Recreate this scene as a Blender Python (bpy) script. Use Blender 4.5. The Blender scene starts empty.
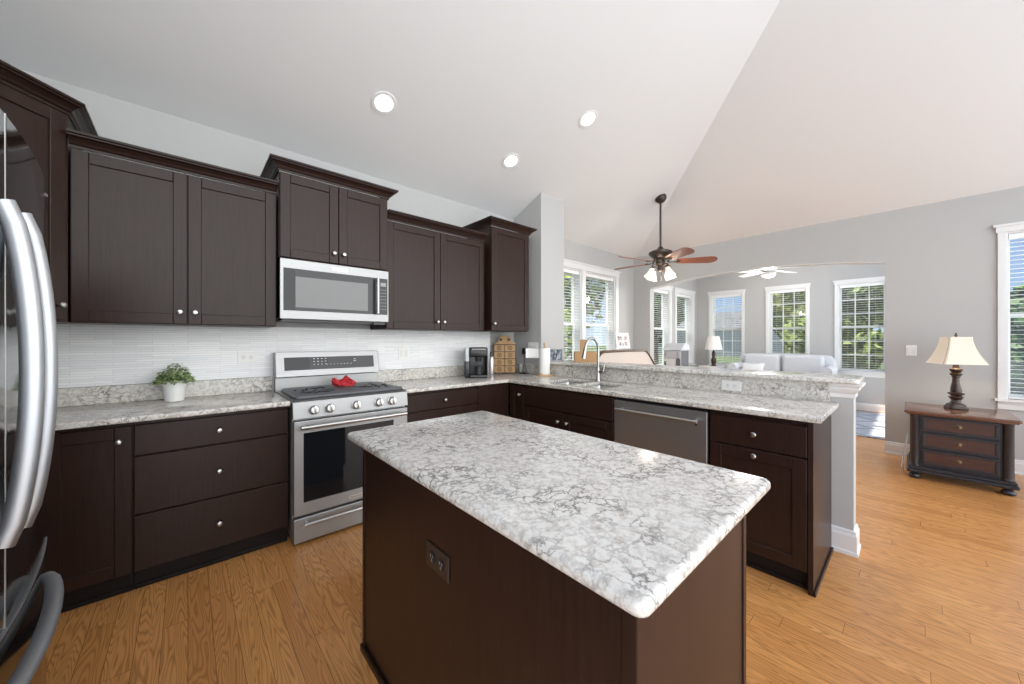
import bpy, bmesh, math, random
from mathutils import Vector, Matrix
random.seed(7)
SC = bpy.context.scene
COL = SC.collection
R = math.radians
PI = math.pi

# ------------------------------------------------------------------ camera
cam_d = bpy.data.cameras.new('camera')
cam_d.sensor_width = 36.0
cam_d.lens = 360.0 * 36.0 / 1024.0
cam_d.shift_y = -2.0 / 1024.0
cam_d.clip_start = 0.02
cam_d.clip_end = 500
cam = bpy.data.objects.new('camera', cam_d)
COL.objects.link(cam)
cam.location = (0, 0, 1.30)
cam.rotation_euler = (R(90), 0, R(48.0 - 90.0))
SC.camera = cam
# ------------------------------------------------------------------ colour management
SC.view_settings.view_transform = 'Standard'
SC.view_settings.look = 'None'
SC.view_settings.exposure = 0.72
SC.view_settings.gamma = 1.0
SC.view_settings.use_curve_mapping = False
SC.cycles.use_denoising = True
SC.cycles.max_bounces = 10
SC.cycles.diffuse_bounces = 6
SC.cycles.glossy_bounces = 5
SC.cycles.transparent_max_bounces = 24
SC.cycles.sample_clamp_indirect = 6.0
SC.cycles.caustics_reflective = False
SC.cycles.caustics_refractive = False
# ------------------------------------------------------------------ sky
world = bpy.data.worlds.new('sky')
SC.world = world
world.use_nodes = True
def build_sky():
    nt = world.node_tree; n = nt.nodes; l = nt.links
    for x in list(n): n.remove(x)
    out = n.new('ShaderNodeOutputWorld'); bg = n.new('ShaderNodeBackground')
    tc = n.new('ShaderNodeTexCoord'); sep = n.new('ShaderNodeSeparateXYZ')
    l.new(tc.outputs['Generated'], sep.inputs[0])
    ramp = n.new('ShaderNodeValToRGB')
    e = ramp.color_ramp.elements
    e[0].position = 0.0; e[0].color = (0.42, 0.53, 0.67, 1)
    e[1].position = 0.6; e[1].color = (0.06, 0.17, 0.46, 1)
    m = ramp.color_ramp.elements.new(0.2); m.color = (0.10, 0.22, 0.49, 1)
    l.new(sep.outputs['Z'], ramp.inputs[0])
    noi = n.new('ShaderNodeTexNoise'); noi.inputs['Scale'].default_value = 2.6; noi.inputs['Detail'].default_value = 6
    l.new(tc.outputs['Generated'], noi.inputs['Vector'])
    cr = n.new('ShaderNodeValToRGB'); cr.color_ramp.elements[0].position = 0.5; cr.color_ramp.elements[1].position = 0.72
    l.new(noi.outputs['Fac'], cr.inputs[0])
    mix = n.new('ShaderNodeMix'); mix.data_type = 'RGBA'
    l.new(cr.outputs['Color'], mix.inputs['Factor']); l.new(ramp.outputs['Color'], mix.inputs[6])
    mix.inputs[7].default_value = (0.52, 0.57, 0.63, 1)
    # fill glow added to the low sky behind the camera, brightens the room
    dot = n.new('ShaderNodeVectorMath'); dot.operation = 'DOT_PRODUCT'
    l.new(tc.outputs['Generated'], dot.inputs[0]); dot.inputs[1].default_value = (0.0, -1.0, 0.0)
    mr = n.new('ShaderNodeMapRange'); mr.interpolation_type = 'SMOOTHSTEP'
    mr.inputs['From Min'].default_value = 0.12; mr.inputs['From Max'].default_value = 0.62
    l.new(dot.outputs['Value'], mr.inputs['Value'])
    mz = n.new('ShaderNodeMapRange'); mz.interpolation_type = 'SMOOTHSTEP'
    mz.inputs['From Min'].default_value = 0.1; mz.inputs['From Max'].default_value = 0.8
    mz.inputs['To Min'].default_value = 1.0; mz.inputs['To Max'].default_value = 0.2
    l.new(sep.outputs['Z'], mz.inputs['Value'])
    mm = n.new('ShaderNodeMath'); mm.operation = 'MULTIPLY'; l.new(mr.outputs['Result'], mm.inputs[0]); l.new(mz.outputs['Result'], mm.inputs[1])
    mix2 = n.new('ShaderNodeMix'); mix2.data_type = 'RGBA'
    l.new(mm.outputs[0], mix2.inputs['Factor']); l.new(mix.outputs[2], mix2.inputs[6])
    mix2.inputs[7].default_value = (SKY_FILL * 0.97, SKY_FILL * 0.99, SKY_FILL * 0.985, 1)
    l.new(mix2.outputs[2], bg.inputs['Color']); bg.inputs['Strength'].default_value = SKY
    l.new(bg.outputs[0], out.inputs[0])
SKY = 1.0
SKY_FILL = 2.7
build_sky()
# ------------------------------------------------------------------ sun
sun_d = bpy.data.lights.new('sun', 'SUN'); sun_d.energy = 6.2; sun_d.angle = R(1.5); sun_d.color = (1.0, 0.95, 0.86)
sun = bpy.data.objects.new('sun', sun_d); COL.objects.link(sun)
sun.rotation_euler = Vector((0.15, -0.35, -1.0)).to_track_quat('-Z', 'Y').to_euler()

# ================================================================== materials
def mat_new(name):
    m = bpy.data.materials.new(name); m.use_nodes = True
    nt = m.node_tree
    return m, nt, nt.nodes, nt.links, nt.nodes['Principled BSDF']

def plain(name, col, rough=0.5, metal=0.0, spec=0.5, coat=0.0, noise=0.0, scale=30, trans=0.0, sheen=0.0, emit=None, emit_s=0.0, bump=0.0):
    m, nt, n, l, b = mat_new(name)
    b.inputs['Base Color'].default_value = (*col, 1)
    b.inputs['Roughness'].default_value = rough
    b.inputs['Metallic'].default_value = metal
    b.inputs['Specular IOR Level'].default_value = spec
    b.inputs['Coat Weight'].default_value = coat
    if trans: b.inputs['Transmission Weight'].default_value = trans
    if sheen: b.inputs['Sheen Weight'].default_value = sheen
    if emit:
        b.inputs['Emission Color'].default_value = (*emit, 1); b.inputs['Emission Strength'].default_value = emit_s
    if noise or bump:
        tc = n.new('ShaderNodeTexCoord'); t = n.new('ShaderNodeTexNoise')
        t.inputs['Scale'].default_value = scale; t.inputs['Detail'].default_value = 4
        l.new(tc.outputs['Object'], t.inputs['Vector'])
        if noise:
            mx = n.new('ShaderNodeMix'); mx.data_type = 'RGBA'
            l.new(t.outputs['Fac'], mx.inputs['Factor'])
            mx.inputs[6].default_value = (*[c * (1 - noise) for c in col], 1)
            mx.inputs[7].default_value = (*[min(1, c * (1 + noise)) for c in col], 1)
            l.new(mx.outputs[2], b.inputs['Base Color'])
        if bump:
            bp = n.new('ShaderNodeBump'); bp.inputs['Strength'].default_value = bump; bp.inputs['Distance'].default_value = 0.002
            l.new(t.outputs['Fac'], bp.inputs['Height']); l.new(bp.outputs[0], b.inputs['Normal'])
    return m

def wood(name, c0, c1, rough, stretch=(30, 30, 1.6), scale=3.0, spec=0.5, coat=0.0):
    m, nt, n, l, b = mat_new(name)
    tc = n.new('ShaderNodeTexCoord'); mp = n.new('ShaderNodeMapping'); mp.inputs['Scale'].default_value = stretch
    l.new(tc.outputs['Object'], mp.inputs['Vector'])
    t = n.new('ShaderNodeTexNoise'); t.inputs['Scale'].default_value = scale; t.inputs['Detail'].default_value = 6; t.inputs['Roughness'].default_value = 0.6
    l.new(mp.outputs[0], t.inputs['Vector'])
    r = n.new('ShaderNodeValToRGB'); e = r.color_ramp.elements
    e[0].position = 0.3; e[0].color = (*c0, 1); e[1].position = 0.72; e[1].color = (*c1, 1)
    l.new(t.outputs['Fac'], r.inputs[0]); l.new(r.outputs['Color'], b.inputs['Base Color'])
    b.inputs['Roughness'].default_value = rough; b.inputs['Specular IOR Level'].default_value = spec
    b.inputs['Coat Weight'].default_value = coat; b.inputs['Coat Roughness'].default_value = 0.15
    return m

def quartz():
    m, nt, n, l, b = mat_new('quartz')
    tc = n.new('ShaderNodeTexCoord')
    geo = n.new('ShaderNodeNewGeometry')
    nz = n.new('ShaderNodeTexNoise'); nz.inputs['Scale'].default_value = 11; nz.inputs['Detail'].default_value = 8; nz.inputs['Roughness'].default_value = 0.6
    l.new(geo.outputs['Position'], nz.inputs['Vector'])
    mx = n.new('ShaderNodeVectorMath'); mx.operation = 'MULTIPLY_ADD'
    l.new(nz.outputs['Color'], mx.inputs[0]); mx.inputs[1].default_value = (0.20, 0.20, 0.20); l.new(geo.outputs['Position'], mx.inputs[2])
    v = n.new('ShaderNodeTexVoronoi'); v.feature = 'DISTANCE_TO_EDGE'; v.inputs['Scale'].default_value = 20
    l.new(mx.outputs[0], v.inputs['Vector'])
    r1 = n.new('ShaderNodeValToRGB'); e = r1.color_ramp.elements
    e[0].position = 0.0; e[0].color = (0, 0, 0, 1); e[1].position = 0.10; e[1].color = (1, 1, 1, 1)
    l.new(v.outputs['Distance'], r1.inputs[0])
    # veins come and go
    n2 = n.new('ShaderNodeTexNoise'); n2.inputs['Scale'].default_value = 7; n2.inputs['Detail'].default_value = 3
    l.new(geo.outputs['Position'], n2.inputs['Vector'])
    r2 = n.new('ShaderNodeValToRGB'); e = r2.color_ramp.elements
    e[0].position = 0.42; e[0].color = (0.30, 0.30, 0.30, 1); e[1].position = 0.60; e[1].color = (1, 1, 1, 1)
    l.new(n2.outputs['Fac'], r2.inputs[0])
    inv = n.new('ShaderNodeMath'); inv.operation = 'SUBTRACT'; inv.inputs[0].default_value = 1; l.new(r1.outputs['Color'], inv.inputs[1])
    mul = n.new('ShaderNodeMath'); mul.operation = 'MULTIPLY'; l.new(inv.outputs[0], mul.inputs[0]); l.new(r2.outputs['Color'], mul.inputs[1])
    # base cloud
    n3 = n.new('ShaderNodeTexNoise'); n3.inputs['Scale'].default_value = 55; n3.inputs['Detail'].default_value = 6; n3.inputs['Roughness'].default_value = 0.65
    l.new(geo.outputs['Position'], n3.inputs['Vector'])
    r3 = n.new('ShaderNodeValToRGB'); e = r3.color_ramp.elements
    e[0].position = 0.30; e[0].color = (0.44, 0.395, 0.345, 1); e[1].position = 0.54; e[1].color = (0.69, 0.665, 0.62, 1)
    l.new(n3.outputs['Fac'], r3.inputs[0])
    mc = n.new('ShaderNodeMix'); mc.data_type = 'RGBA'
    l.new(mul.outputs[0], mc.inputs['Factor']); l.new(r3.outputs['Color'], mc.inputs[6]); mc.inputs[7].default_value = (0.16, 0.148, 0.136, 1)
    l.new(mc.outputs[2], b.inputs['Base Color'])
    b.inputs['Roughness'].default_value = 0.17
    return m

def floor_wood():
    m, nt, n, l, b = mat_new('oak_floor')
    geo = n.new('ShaderNodeNewGeometry')
    sw = n.new('ShaderNodeSeparateXYZ'); l.new(geo.outputs['Position'], sw.inputs[0])
    cb = n.new('ShaderNodeCombineXYZ'); l.new(sw.outputs['X'], cb.inputs[1])
    rw = n.new('ShaderNodeMath'); rw.operation = 'DIVIDE'; rw.inputs[1].default_value = 0.083; l.new(sw.outputs['X'], rw.inputs[0])
    rf = n.new('ShaderNodeMath'); rf.operation = 'FLOOR'; l.new(rw.outputs[0], rf.inputs[0])
    wn = n.new('ShaderNodeTexWhiteNoise'); wn.noise_dimensions = '1D'; l.new(rf.outputs[0], wn.inputs['W'])
    ro = n.new('ShaderNodeMath'); ro.operation = 'MULTIPLY_ADD'; ro.inputs[1].default_value = 7.3; l.new(wn.outputs['Value'], ro.inputs[0]); l.new(sw.outputs['Y'], ro.inputs[2])
    l.new(ro.outputs[0], cb.inputs[0])
    br = n.new('ShaderNodeTexBrick'); br.offset = 0.0; br.offset_frequency = 2; br.squash = 1
    br.inputs['Scale'].default_value = 1.0; br.inputs['Brick Width'].default_value = 1.15; br.inputs['Row Height'].default_value = 0.083
    br.inputs['Mortar Size'].default_value = 0.0009; br.inputs['Mortar Smooth'].default_value = 0.3; br.inputs['Bias'].default_value = 0
    br.inputs['Color1'].default_value = (0, 0, 0, 1); br.inputs['Color2'].default_value = (1, 1, 1, 1); br.inputs['Mortar'].default_value = (0.5, 0.5, 0.5, 1)
    l.new(cb.outputs[0], br.inputs['Vector'])
    # per-plank shift of the grain pattern
    sh = n.new('ShaderNodeVectorMath'); sh.operation = 'MULTIPLY_ADD'
    l.new(br.outputs['Color'], sh.inputs[0]); sh.inputs[1].default_value = (37, 11, 5); l.new(cb.outputs[0], sh.inputs[2])
    mp = n.new('ShaderNodeMapping'); mp.inputs['Scale'].default_value = (0.62, 7.0, 1); l.new(sh.outputs[0], mp.inputs['Vector'])
    nz = n.new('ShaderNodeTexNoise'); nz.inputs['Scale'].default_value = 2.0; nz.inputs['Detail'].default_value = 2; nz.inputs['Distortion'].default_value = 0.25; nz.inputs['Roughness'].default_value = 0.4
    l.new(mp.outputs[0], nz.inputs['Vector'])
    ml = n.new('ShaderNodeMath'); ml.operation = 'MULTIPLY'; ml.inputs[1].default_value = 23; l.new(nz.outputs['Fac'], ml.inputs[0])
    fr = n.new('ShaderNodeMath'); fr.operation = 'PINGPONG'; fr.inputs[1].default_value = 0.5; l.new(ml.outputs[0], fr.inputs[0])
    rg = n.new('ShaderNodeValToRGB'); e = rg.color_ramp.elements
    e[0].position = 0.0; e[0].color = (0, 0, 0, 1); e[1].position = 0.32; e[1].color = (1, 1, 1, 1); l.new(fr.outputs[0], rg.inputs[0])
    mp2 = n.new('ShaderNodeMapping'); mp2.inputs['Scale'].default_value = (2.5, 90, 1); l.new(sh.outputs[0], mp2.inputs['Vector'])
    nf = n.new('ShaderNodeTexNoise'); nf.inputs['Scale'].default_value = 2; nf.inputs['Detail'].default_value = 5; l.new(mp2.outputs[0], nf.inputs['Vector'])
    base = n.new('ShaderNodeMix'); base.data_type = 'RGBA'
    base.inputs[6].default_value = (0.58, 0.25, 0.074, 1); base.inputs[7].default_value = (0.80, 0.39, 0.128, 1)
    av = n.new('ShaderNodeMath'); av.operation = 'MULTIPLY_ADD'; av.inputs[1].default_value = 0.55; l.new(br.outputs['Color'], av.inputs[0])
    hf = n.new('ShaderNodeMath'); hf.operation = 'MULTIPLY'; hf.inputs[1].default_value = 0.5; l.new(nf.outputs['Fac'], hf.inputs[0]); l.new(hf.outputs[0], av.inputs[2])
    l.new(av.outputs[0], base.inputs['Factor'])
    dk = n.new('ShaderNodeMix'); dk.data_type = 'RGBA'
    gi = n.new('ShaderNodeMath'); gi.operation = 'MULTIPLY_ADD'; gi.inputs[1].default_value = -0.6; gi.inputs[2].default_value = 0.6
    l.new(rg.outputs['Color'], gi.inputs[0]); l.new(gi.outputs[0], dk.inputs['Factor'])
    l.new(base.outputs[2], dk.inputs[6]); dk.inputs[7].default_value = (0.32, 0.13, 0.042, 1)
    ln = n.new('ShaderNodeMix'); ln.data_type = 'RGBA'
    l.new(br.outputs['Fac'], ln.inputs['Factor']); l.new(dk.outputs[2], ln.inputs[6]); ln.inputs[7].default_value = (0.10, 0.04, 0.015, 1)
    l.new(ln.outputs[2], b.inputs['Base Color'])
    b.inputs['Roughness'].default_value = 0.23
    bp = n.new('ShaderNodeBump'); bp.inputs['Strength'].default_value = 0.12; bp.inputs['Distance'].default_value = 0.002
    l.new(nf.outputs['Fac'], bp.inputs['Height']); l.new(bp.outputs[0], b.inputs['Normal'])
    return m

def tile_strip():
    m, nt, n, l, b = mat_new('strip_mosaic')
    geo = n.new('ShaderNodeNewGeometry')
    sw = n.new('ShaderNodeSeparateXYZ'); l.new(geo.outputs['Position'], sw.inputs[0])
    cb = n.new('ShaderNodeCombineXYZ'); l.new(sw.outputs['X'], cb.inputs[0]); l.new(sw.outputs['Z'], cb.inputs[1])
    br = n.new('ShaderNodeTexBrick'); br.offset = 0.43; br.offset_frequency = 3
    br.inputs['Scale'].default_value = 1; br.inputs['Brick Width'].default_value = 0.17; br.inputs['Row Height'].default_value = 0.0155
    br.inputs['Mortar Size'].default_value = 0.0012; br.inputs['Mortar Smooth'].default_value = 0.2
    br.inputs['Color1'].default_value = (0.82, 0.83, 0.84, 1); br.inputs['Color2'].default_value = (0.93, 0.93, 0.92, 1); br.inputs['Mortar'].default_value = (0.70, 0.70, 0.69, 1)
    l.new(cb.outputs[0], br.inputs['Vector'])
    mp = n.new('ShaderNodeMapping'); mp.inputs['Scale'].default_value = (3, 60, 1); l.new(cb.outputs[0], mp.inputs['Vector'])
    nz = n.new('ShaderNodeTexNoise'); nz.inputs['Scale'].default_value = 2.5; nz.inputs['Detail'].default_value = 4; l.new(mp.outputs[0], nz.inputs['Vector'])
    mx = n.new('ShaderNodeMix'); mx.data_type = 'RGBA'; mx.blend_type = 'MULTIPLY'; mx.inputs['Factor'].default_value = 0.12
    l.new(br.outputs['Color'], mx.inputs[6]); l.new(nz.outputs['Fac'], mx.inputs[7]); l.new(mx.outputs[2], b.inputs['Base Color'])
    b.inputs['Roughness'].default_value = 0.25
    bp = n.new('ShaderNodeBump'); bp.inputs['Strength'].default_value = 0.35; bp.inputs['Distance'].default_value = 0.002; bp.invert = True
    l.new(br.outputs['Fac'], bp.inputs['Height']); l.new(bp.outputs[0], b.inputs['Normal'])
    return m

def steel(name, col=(0.56, 0.56, 0.555), rough=0.26, axis=2):
    m, nt, n, l, b = mat_new(name)
    b.inputs['Metallic'].default_value = 1; b.inputs['Base Color'].default_value = (*col, 1)
    tc = n.new('ShaderNodeTexCoord'); mp = n.new('ShaderNodeMapping')
    s = [3, 3, 3]; s[axis] = 400; mp.inputs['Scale'].default_value = s
    l.new(tc.outputs['Object'], mp.inputs['Vector'])
    t = n.new('ShaderNodeTexNoise'); t.inputs['Scale'].default_value = 1.5; t.inputs['Detail'].default_value = 3
    l.new(mp.outputs[0], t.inputs['Vector'])
    mr = n.new('ShaderNodeMapRange'); mr.inputs['To Min'].default_value = rough * 0.8; mr.inputs['To Max'].default_value = rough * 1.25
    l.new(t.outputs['Fac'], mr.inputs['Value']); l.new(mr.outputs['Result'], b.inputs['Roughness'])
    return m

def pane_glass():
    m = bpy.data.materials.new('window_glass'); m.use_nodes = True
    nt = m.node_tree; n = nt.nodes; l = nt.links
    for x in list(n): n.remove(x)
    o = n.new('ShaderNodeOutputMaterial'); t = n.new('ShaderNodeBsdfTransparent'); g = n.new('ShaderNodeBsdfGlossy')
    g.inputs['Roughness'].default_value = 0.02; t.inputs['Color'].default_value = (0.95, 0.97, 0.96, 1)
    mx = n.new('ShaderNodeMixShader'); mx.inputs[0].default_value = 0.06
    l.new(t.outputs[0], mx.inputs[1]); l.new(g.outputs[0], mx.inputs[2]); l.new(mx.outputs[0], o.inputs[0])
    return m

def rug_mat():
    m, nt, n, l, b = mat_new('rug_lines')
    geo = n.new('ShaderNodeNewGeometry')
    mp = n.new('ShaderNodeMapping'); mp.inputs['Rotation'].default_value = (0, 0, R(45)); l.new(geo.outputs['Position'], mp.inputs['Vector'])
    br = n.new('ShaderNodeTexBrick'); br.offset = 0; br.inputs['Scale'].default_value = 1  # dark lines on a diagonal grid
    br.inputs['Brick Width'].default_value = 0.5; br.inputs['Row Height'].default_value = 0.5; br.inputs['Mortar Size'].default_value = 0.016
    br.inputs['Color1'].default_value = (0.33, 0.36, 0.41, 1); br.inputs['Color2'].default_value = (0.42, 0.44, 0.48, 1); br.inputs['Mortar'].default_value = (0.10, 0.11, 0.13, 1)
    l.new(mp.outputs[0], br.inputs['Vector'])
    nz = n.new('ShaderNodeTexNoise'); nz.inputs['Scale'].default_value = 11; nz.inputs['Detail'].default_value = 8; nz.inputs['Roughness'].default_value = 0.6; l.new(geo.outputs['Position'], nz.inputs['Vector'])
    mx = n.new('ShaderNodeMix'); mx.data_type = 'RGBA'; mx.blend_type = 'OVERLAY'; mx.inputs['Factor'].default_value = 0.5
    l.new(br.outputs['Color'], mx.inputs[6]); l.new(nz.outputs['Fac'], mx.inputs[7]); l.new(mx.outputs[2], b.inputs['Base Color'])
    b.inputs['Roughness'].default_value = 0.9
    return m

def leafy(name, a, bcol):
    m, nt, n, l, b = mat_new(name)
    oi = n.new('ShaderNodeNewGeometry'); r = n.new('ShaderNodeMix'); r.data_type = 'RGBA'
    l.new(oi.outputs['Random Per Island'], r.inputs['Factor']); r.inputs[6].default_value = (*a, 1); r.inputs[7].default_value = (*bcol, 1)
    l.new(r.outputs[2], b.inputs['Base Color']); b.inputs['Roughness'].default_value = 0.6
    b.inputs['Subsurface Weight'].default_value = 0.0
    return m

def photo_mat(name, cols, scale):
    m, nt, n, l, b = mat_new(name)
    tc = n.new('ShaderNodeTexCoord'); mp = n.new('ShaderNodeMapping'); mp.inputs['Scale'].default_value = scale
    l.new(tc.outputs['Object'], mp.inputs['Vector'])
    t = n.new('ShaderNodeTexNoise'); t.inputs['Scale'].default_value = 1; t.inputs['Detail'].default_value = 2; l.new(mp.outputs[0], t.inputs['Vector'])
    r = n.new('ShaderNodeValToRGB'); e = r.color_ramp.elements
    e[0].position = 0.35; e[0].color = (*cols[0], 1); e[1].position = 0.65; e[1].color = (*cols[2], 1)
    x = e.new(0.5); x.color = (*cols[1], 1)
    l.new(t.outputs['Fac'], r.inputs[0]); l.new(r.outputs['Color'], b.inputs['Base Color']); b.inputs['Roughness'].default_value = 0.3
    return m

M = dict(
    wall=plain('wall_paint', (0.45, 0.446, 0.438), 0.75, bump=0.05, scale=250),
    ceil=plain('ceiling_paint', (0.80, 0.80, 0.79), 0.85, bump=0.05, scale=200),
    trim=plain('white_trim_paint', (0.72, 0.72, 0.715), 0.35),
    vinyl=plain('white_vinyl', (0.86, 0.86, 0.86), 0.35),
    blind=plain('white_blind_slat', (0.86, 0.86, 0.85), 0.45),
    esp=wood('espresso_wood', (0.0185, 0.0085, 0.0060), (0.033, 0.0160, 0.0115), 0.34, spec=0.26),
    esp_in=plain('cabinet_interior', (0.30, 0.20, 0.12), 0.5),
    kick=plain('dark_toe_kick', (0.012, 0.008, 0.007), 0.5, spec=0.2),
    quartz=quartz(), floor=floor_wood(), tile=tile_strip(), glass=pane_glass(), rug=rug_mat(),
    steel=steel('brushed_steel', (0.40, 0.40, 0.40), 0.50), steelv=steel('brushed_steel_door', (0.42, 0.42, 0.42), 0.45, 0),
    bar=plain('handle_steel', (0.50, 0.50, 0.50), 0.36, 1.0),
    nickel=plain('satin_nickel', (0.52, 0.515, 0.50), 0.30, 1.0),
    fridge=steel('black_stainless', (0.20, 0.205, 0.215), 0.09),
    fridge_bar=plain('fridge_handle_steel', (0.50, 0.515, 0.54), 0.45, 1.0),
    black=plain('black_plastic', (0.012, 0.012, 0.014), 0.3),
    blackglass=plain('black_glass', (0.008, 0.009, 0.011), 0.05, spec=0.35),
    mwglass=plain('microwave_window', (0.17, 0.178, 0.174), 0.2, spec=0.45),
    greyglass=plain('grey_control_glass', (0.032, 0.034, 0.036), 0.15, spec=0.35),
    mark=plain('white_print', (0.75, 0.75, 0.75), 0.5),
    greymark=plain('grey_print', (0.30, 0.30, 0.30), 0.5),
    pot=plain('white_ceramic', (0.83, 0.83, 0.82), 0.28),
    soil=plain('soil', (0.05, 0.035, 0.025), 0.9),
    leaf=leafy('small_leaf', (0.10, 0.19, 0.045), (0.42, 0.50, 0.24)),
    stem=plain('green_stem', (0.10, 0.17, 0.05), 0.6),
    matgrey=plain('grey_stove_cover', (0.11, 0.115, 0.125), 0.42, noise=0.15, scale=60),
    red=plain('red_cloth', (0.50, 0.025, 0.035), 0.65, noise=0.3, scale=40, bump=0.2),
    crate=wood('tan_plywood', (0.34, 0.19, 0.075), (0.50, 0.31, 0.14), 0.55, (4, 30, 30)),
    burnt=plain('burnt_wood_print', (0.045, 0.02, 0.01), 0.6),
    paper=plain('paper_towel', (0.88, 0.87, 0.85), 0.9, bump=0.4, scale=180),
    lightwood=wood('light_wood', (0.55, 0.36, 0.19), (0.68, 0.47, 0.27), 0.45),
    card=plain('cardboard', (0.42, 0.25, 0.12), 0.8, noise=0.08, scale=25),
    plate=plain('ivory_plate', (0.80, 0.79, 0.76), 0.35),
    bronze=plain('dark_bronze', (0.055, 0.042, 0.035), 0.35, 0.6),
    blade=wood('cherry_blade', (0.22, 0.075, 0.040), (0.34, 0.13, 0.075), 0.28, (40, 3, 3)),
    shade_glass=plain('frosted_glass_shade', (0.92, 0.88, 0.82), 0.4, emit=(1.0, 0.90, 0.78), emit_s=0.30),
    can_white=plain('lamp_baffle', (0.85, 0.85, 0.84), 0.4),
    lampglow=plain('lit_lens', (1, 1, 1), 0.4, emit=(1.0, 0.97, 0.92), emit_s=7.0),
    chest_black=wood('black_rubbed_wood', (0.012, 0.012, 0.016), (0.040, 0.036, 0.038), 0.32),
    chest_red=wood('mahogany_wood', (0.042, 0.017, 0.0115), (0.092, 0.037, 0.025), 0.35, (3, 30, 30)),
    chest_top=wood('mahogany_top', (0.12, 0.052, 0.030), (0.19, 0.088, 0.052), 0.14, (30, 3, 30)),
    brass=plain('antique_brass', (0.20, 0.15, 0.09), 0.35, 1.0),
    lamp_body=wood('carved_dark_lamp', (0.010, 0.007, 0.006), (0.075, 0.034, 0.020), 0.3, (8, 8, 30)),
    shade=plain('cream_lamp_shade', (0.62, 0.57, 0.50), 0.8, emit=(1.0, 0.78, 0.52), emit_s=0.14),
    shade2=plain('pale_lamp_shade', (0.85, 0.80, 0.77), 0.8),
    seam=plain('shade_trim', (0.36, 0.30, 0.24), 0.8),
    sofa=plain('white_upholstery', (0.56, 0.575, 0.60), 0.9, bump=0.2, scale=120),
    pillow=plain('white_cushion', (0.66, 0.665, 0.67), 0.9, bump=0.2, scale=90),
    settee=plain('cream_upholstery', (0.60, 0.53, 0.48), 0.85, noise=0.05, scale=20),
    rail=wood('walnut_rail', (0.06, 0.032, 0.018), (0.11, 0.06, 0.036), 0.35),
    toy=plain('light_grey_paint', (0.54, 0.55, 0.57), 0.5), toydark=plain('dark_grey_paint', (0.12, 0.125, 0.14), 0.6),
    toymid=plain('mid_grey_paint', (0.30, 0.31, 0.33), 0.6),
    photo=photo_mat('family_photo', [(0.02, 0.025, 0.035), (0.09, 0.11, 0.14), (0.34, 0.38, 0.42)], (60, 60, 14)),
    photo2=photo_mat('small_photo', [(0.22, 0.15, 0.13), (0.45, 0.36, 0.34), (0.7, 0.65, 0.63)], (50, 50, 50)),
    glassware=plain('clear_glass', (0.95, 0.97, 0.97), 0.03, trans=1.0),
    outlet_dark=plain('bronze_plate', (0.030, 0.022, 0.018), 0.3),
    bounce_ground=plain('pale_bounce', (0.61, 0.675, 0.73), 0.9, noise=0.06, scale=3),
    grass=plain('lawn_grass', (0.085, 0.115, 0.04), 0.9, noise=0.3, scale=1.5),
    bark=plain('bark', (0.09, 0.07, 0.055), 0.9, noise=0.3, scale=12),
    leafy1=leafy('yellow_green_leaf', (0.16, 0.24, 0.03), (0.48, 0.52, 0.10)),
    leafy2=leafy('dark_green_leaf', (0.025, 0.05, 0.02), (0.12, 0.20, 0.055)),
    leafy3=leafy('olive_leaf', (0.07, 0.11, 0.03), (0.30, 0.36, 0.09)),
    siding=plain('grey_siding', (0.30, 0.32, 0.36), 0.8), siding2=plain('beige_siding', (0.46, 0.43, 0.38), 0.8),
    roofing=plain('shingle', (0.13, 0.13, 0.14), 0.9, noise=0.3, scale=8),
    housewin=plain('house_window', (0.05, 0.06, 0.07), 0.1),
    cord=plain('cream_cord', (0.72, 0.69, 0.64), 0.5),
    chrome=plain('brushed_faucet', (0.44, 0.43, 0.415), 0.26, 1.0),
    sinksteel=plain('sink_steel', (0.60, 0.60, 0.59), 0.28, 1.0),
)

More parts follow.
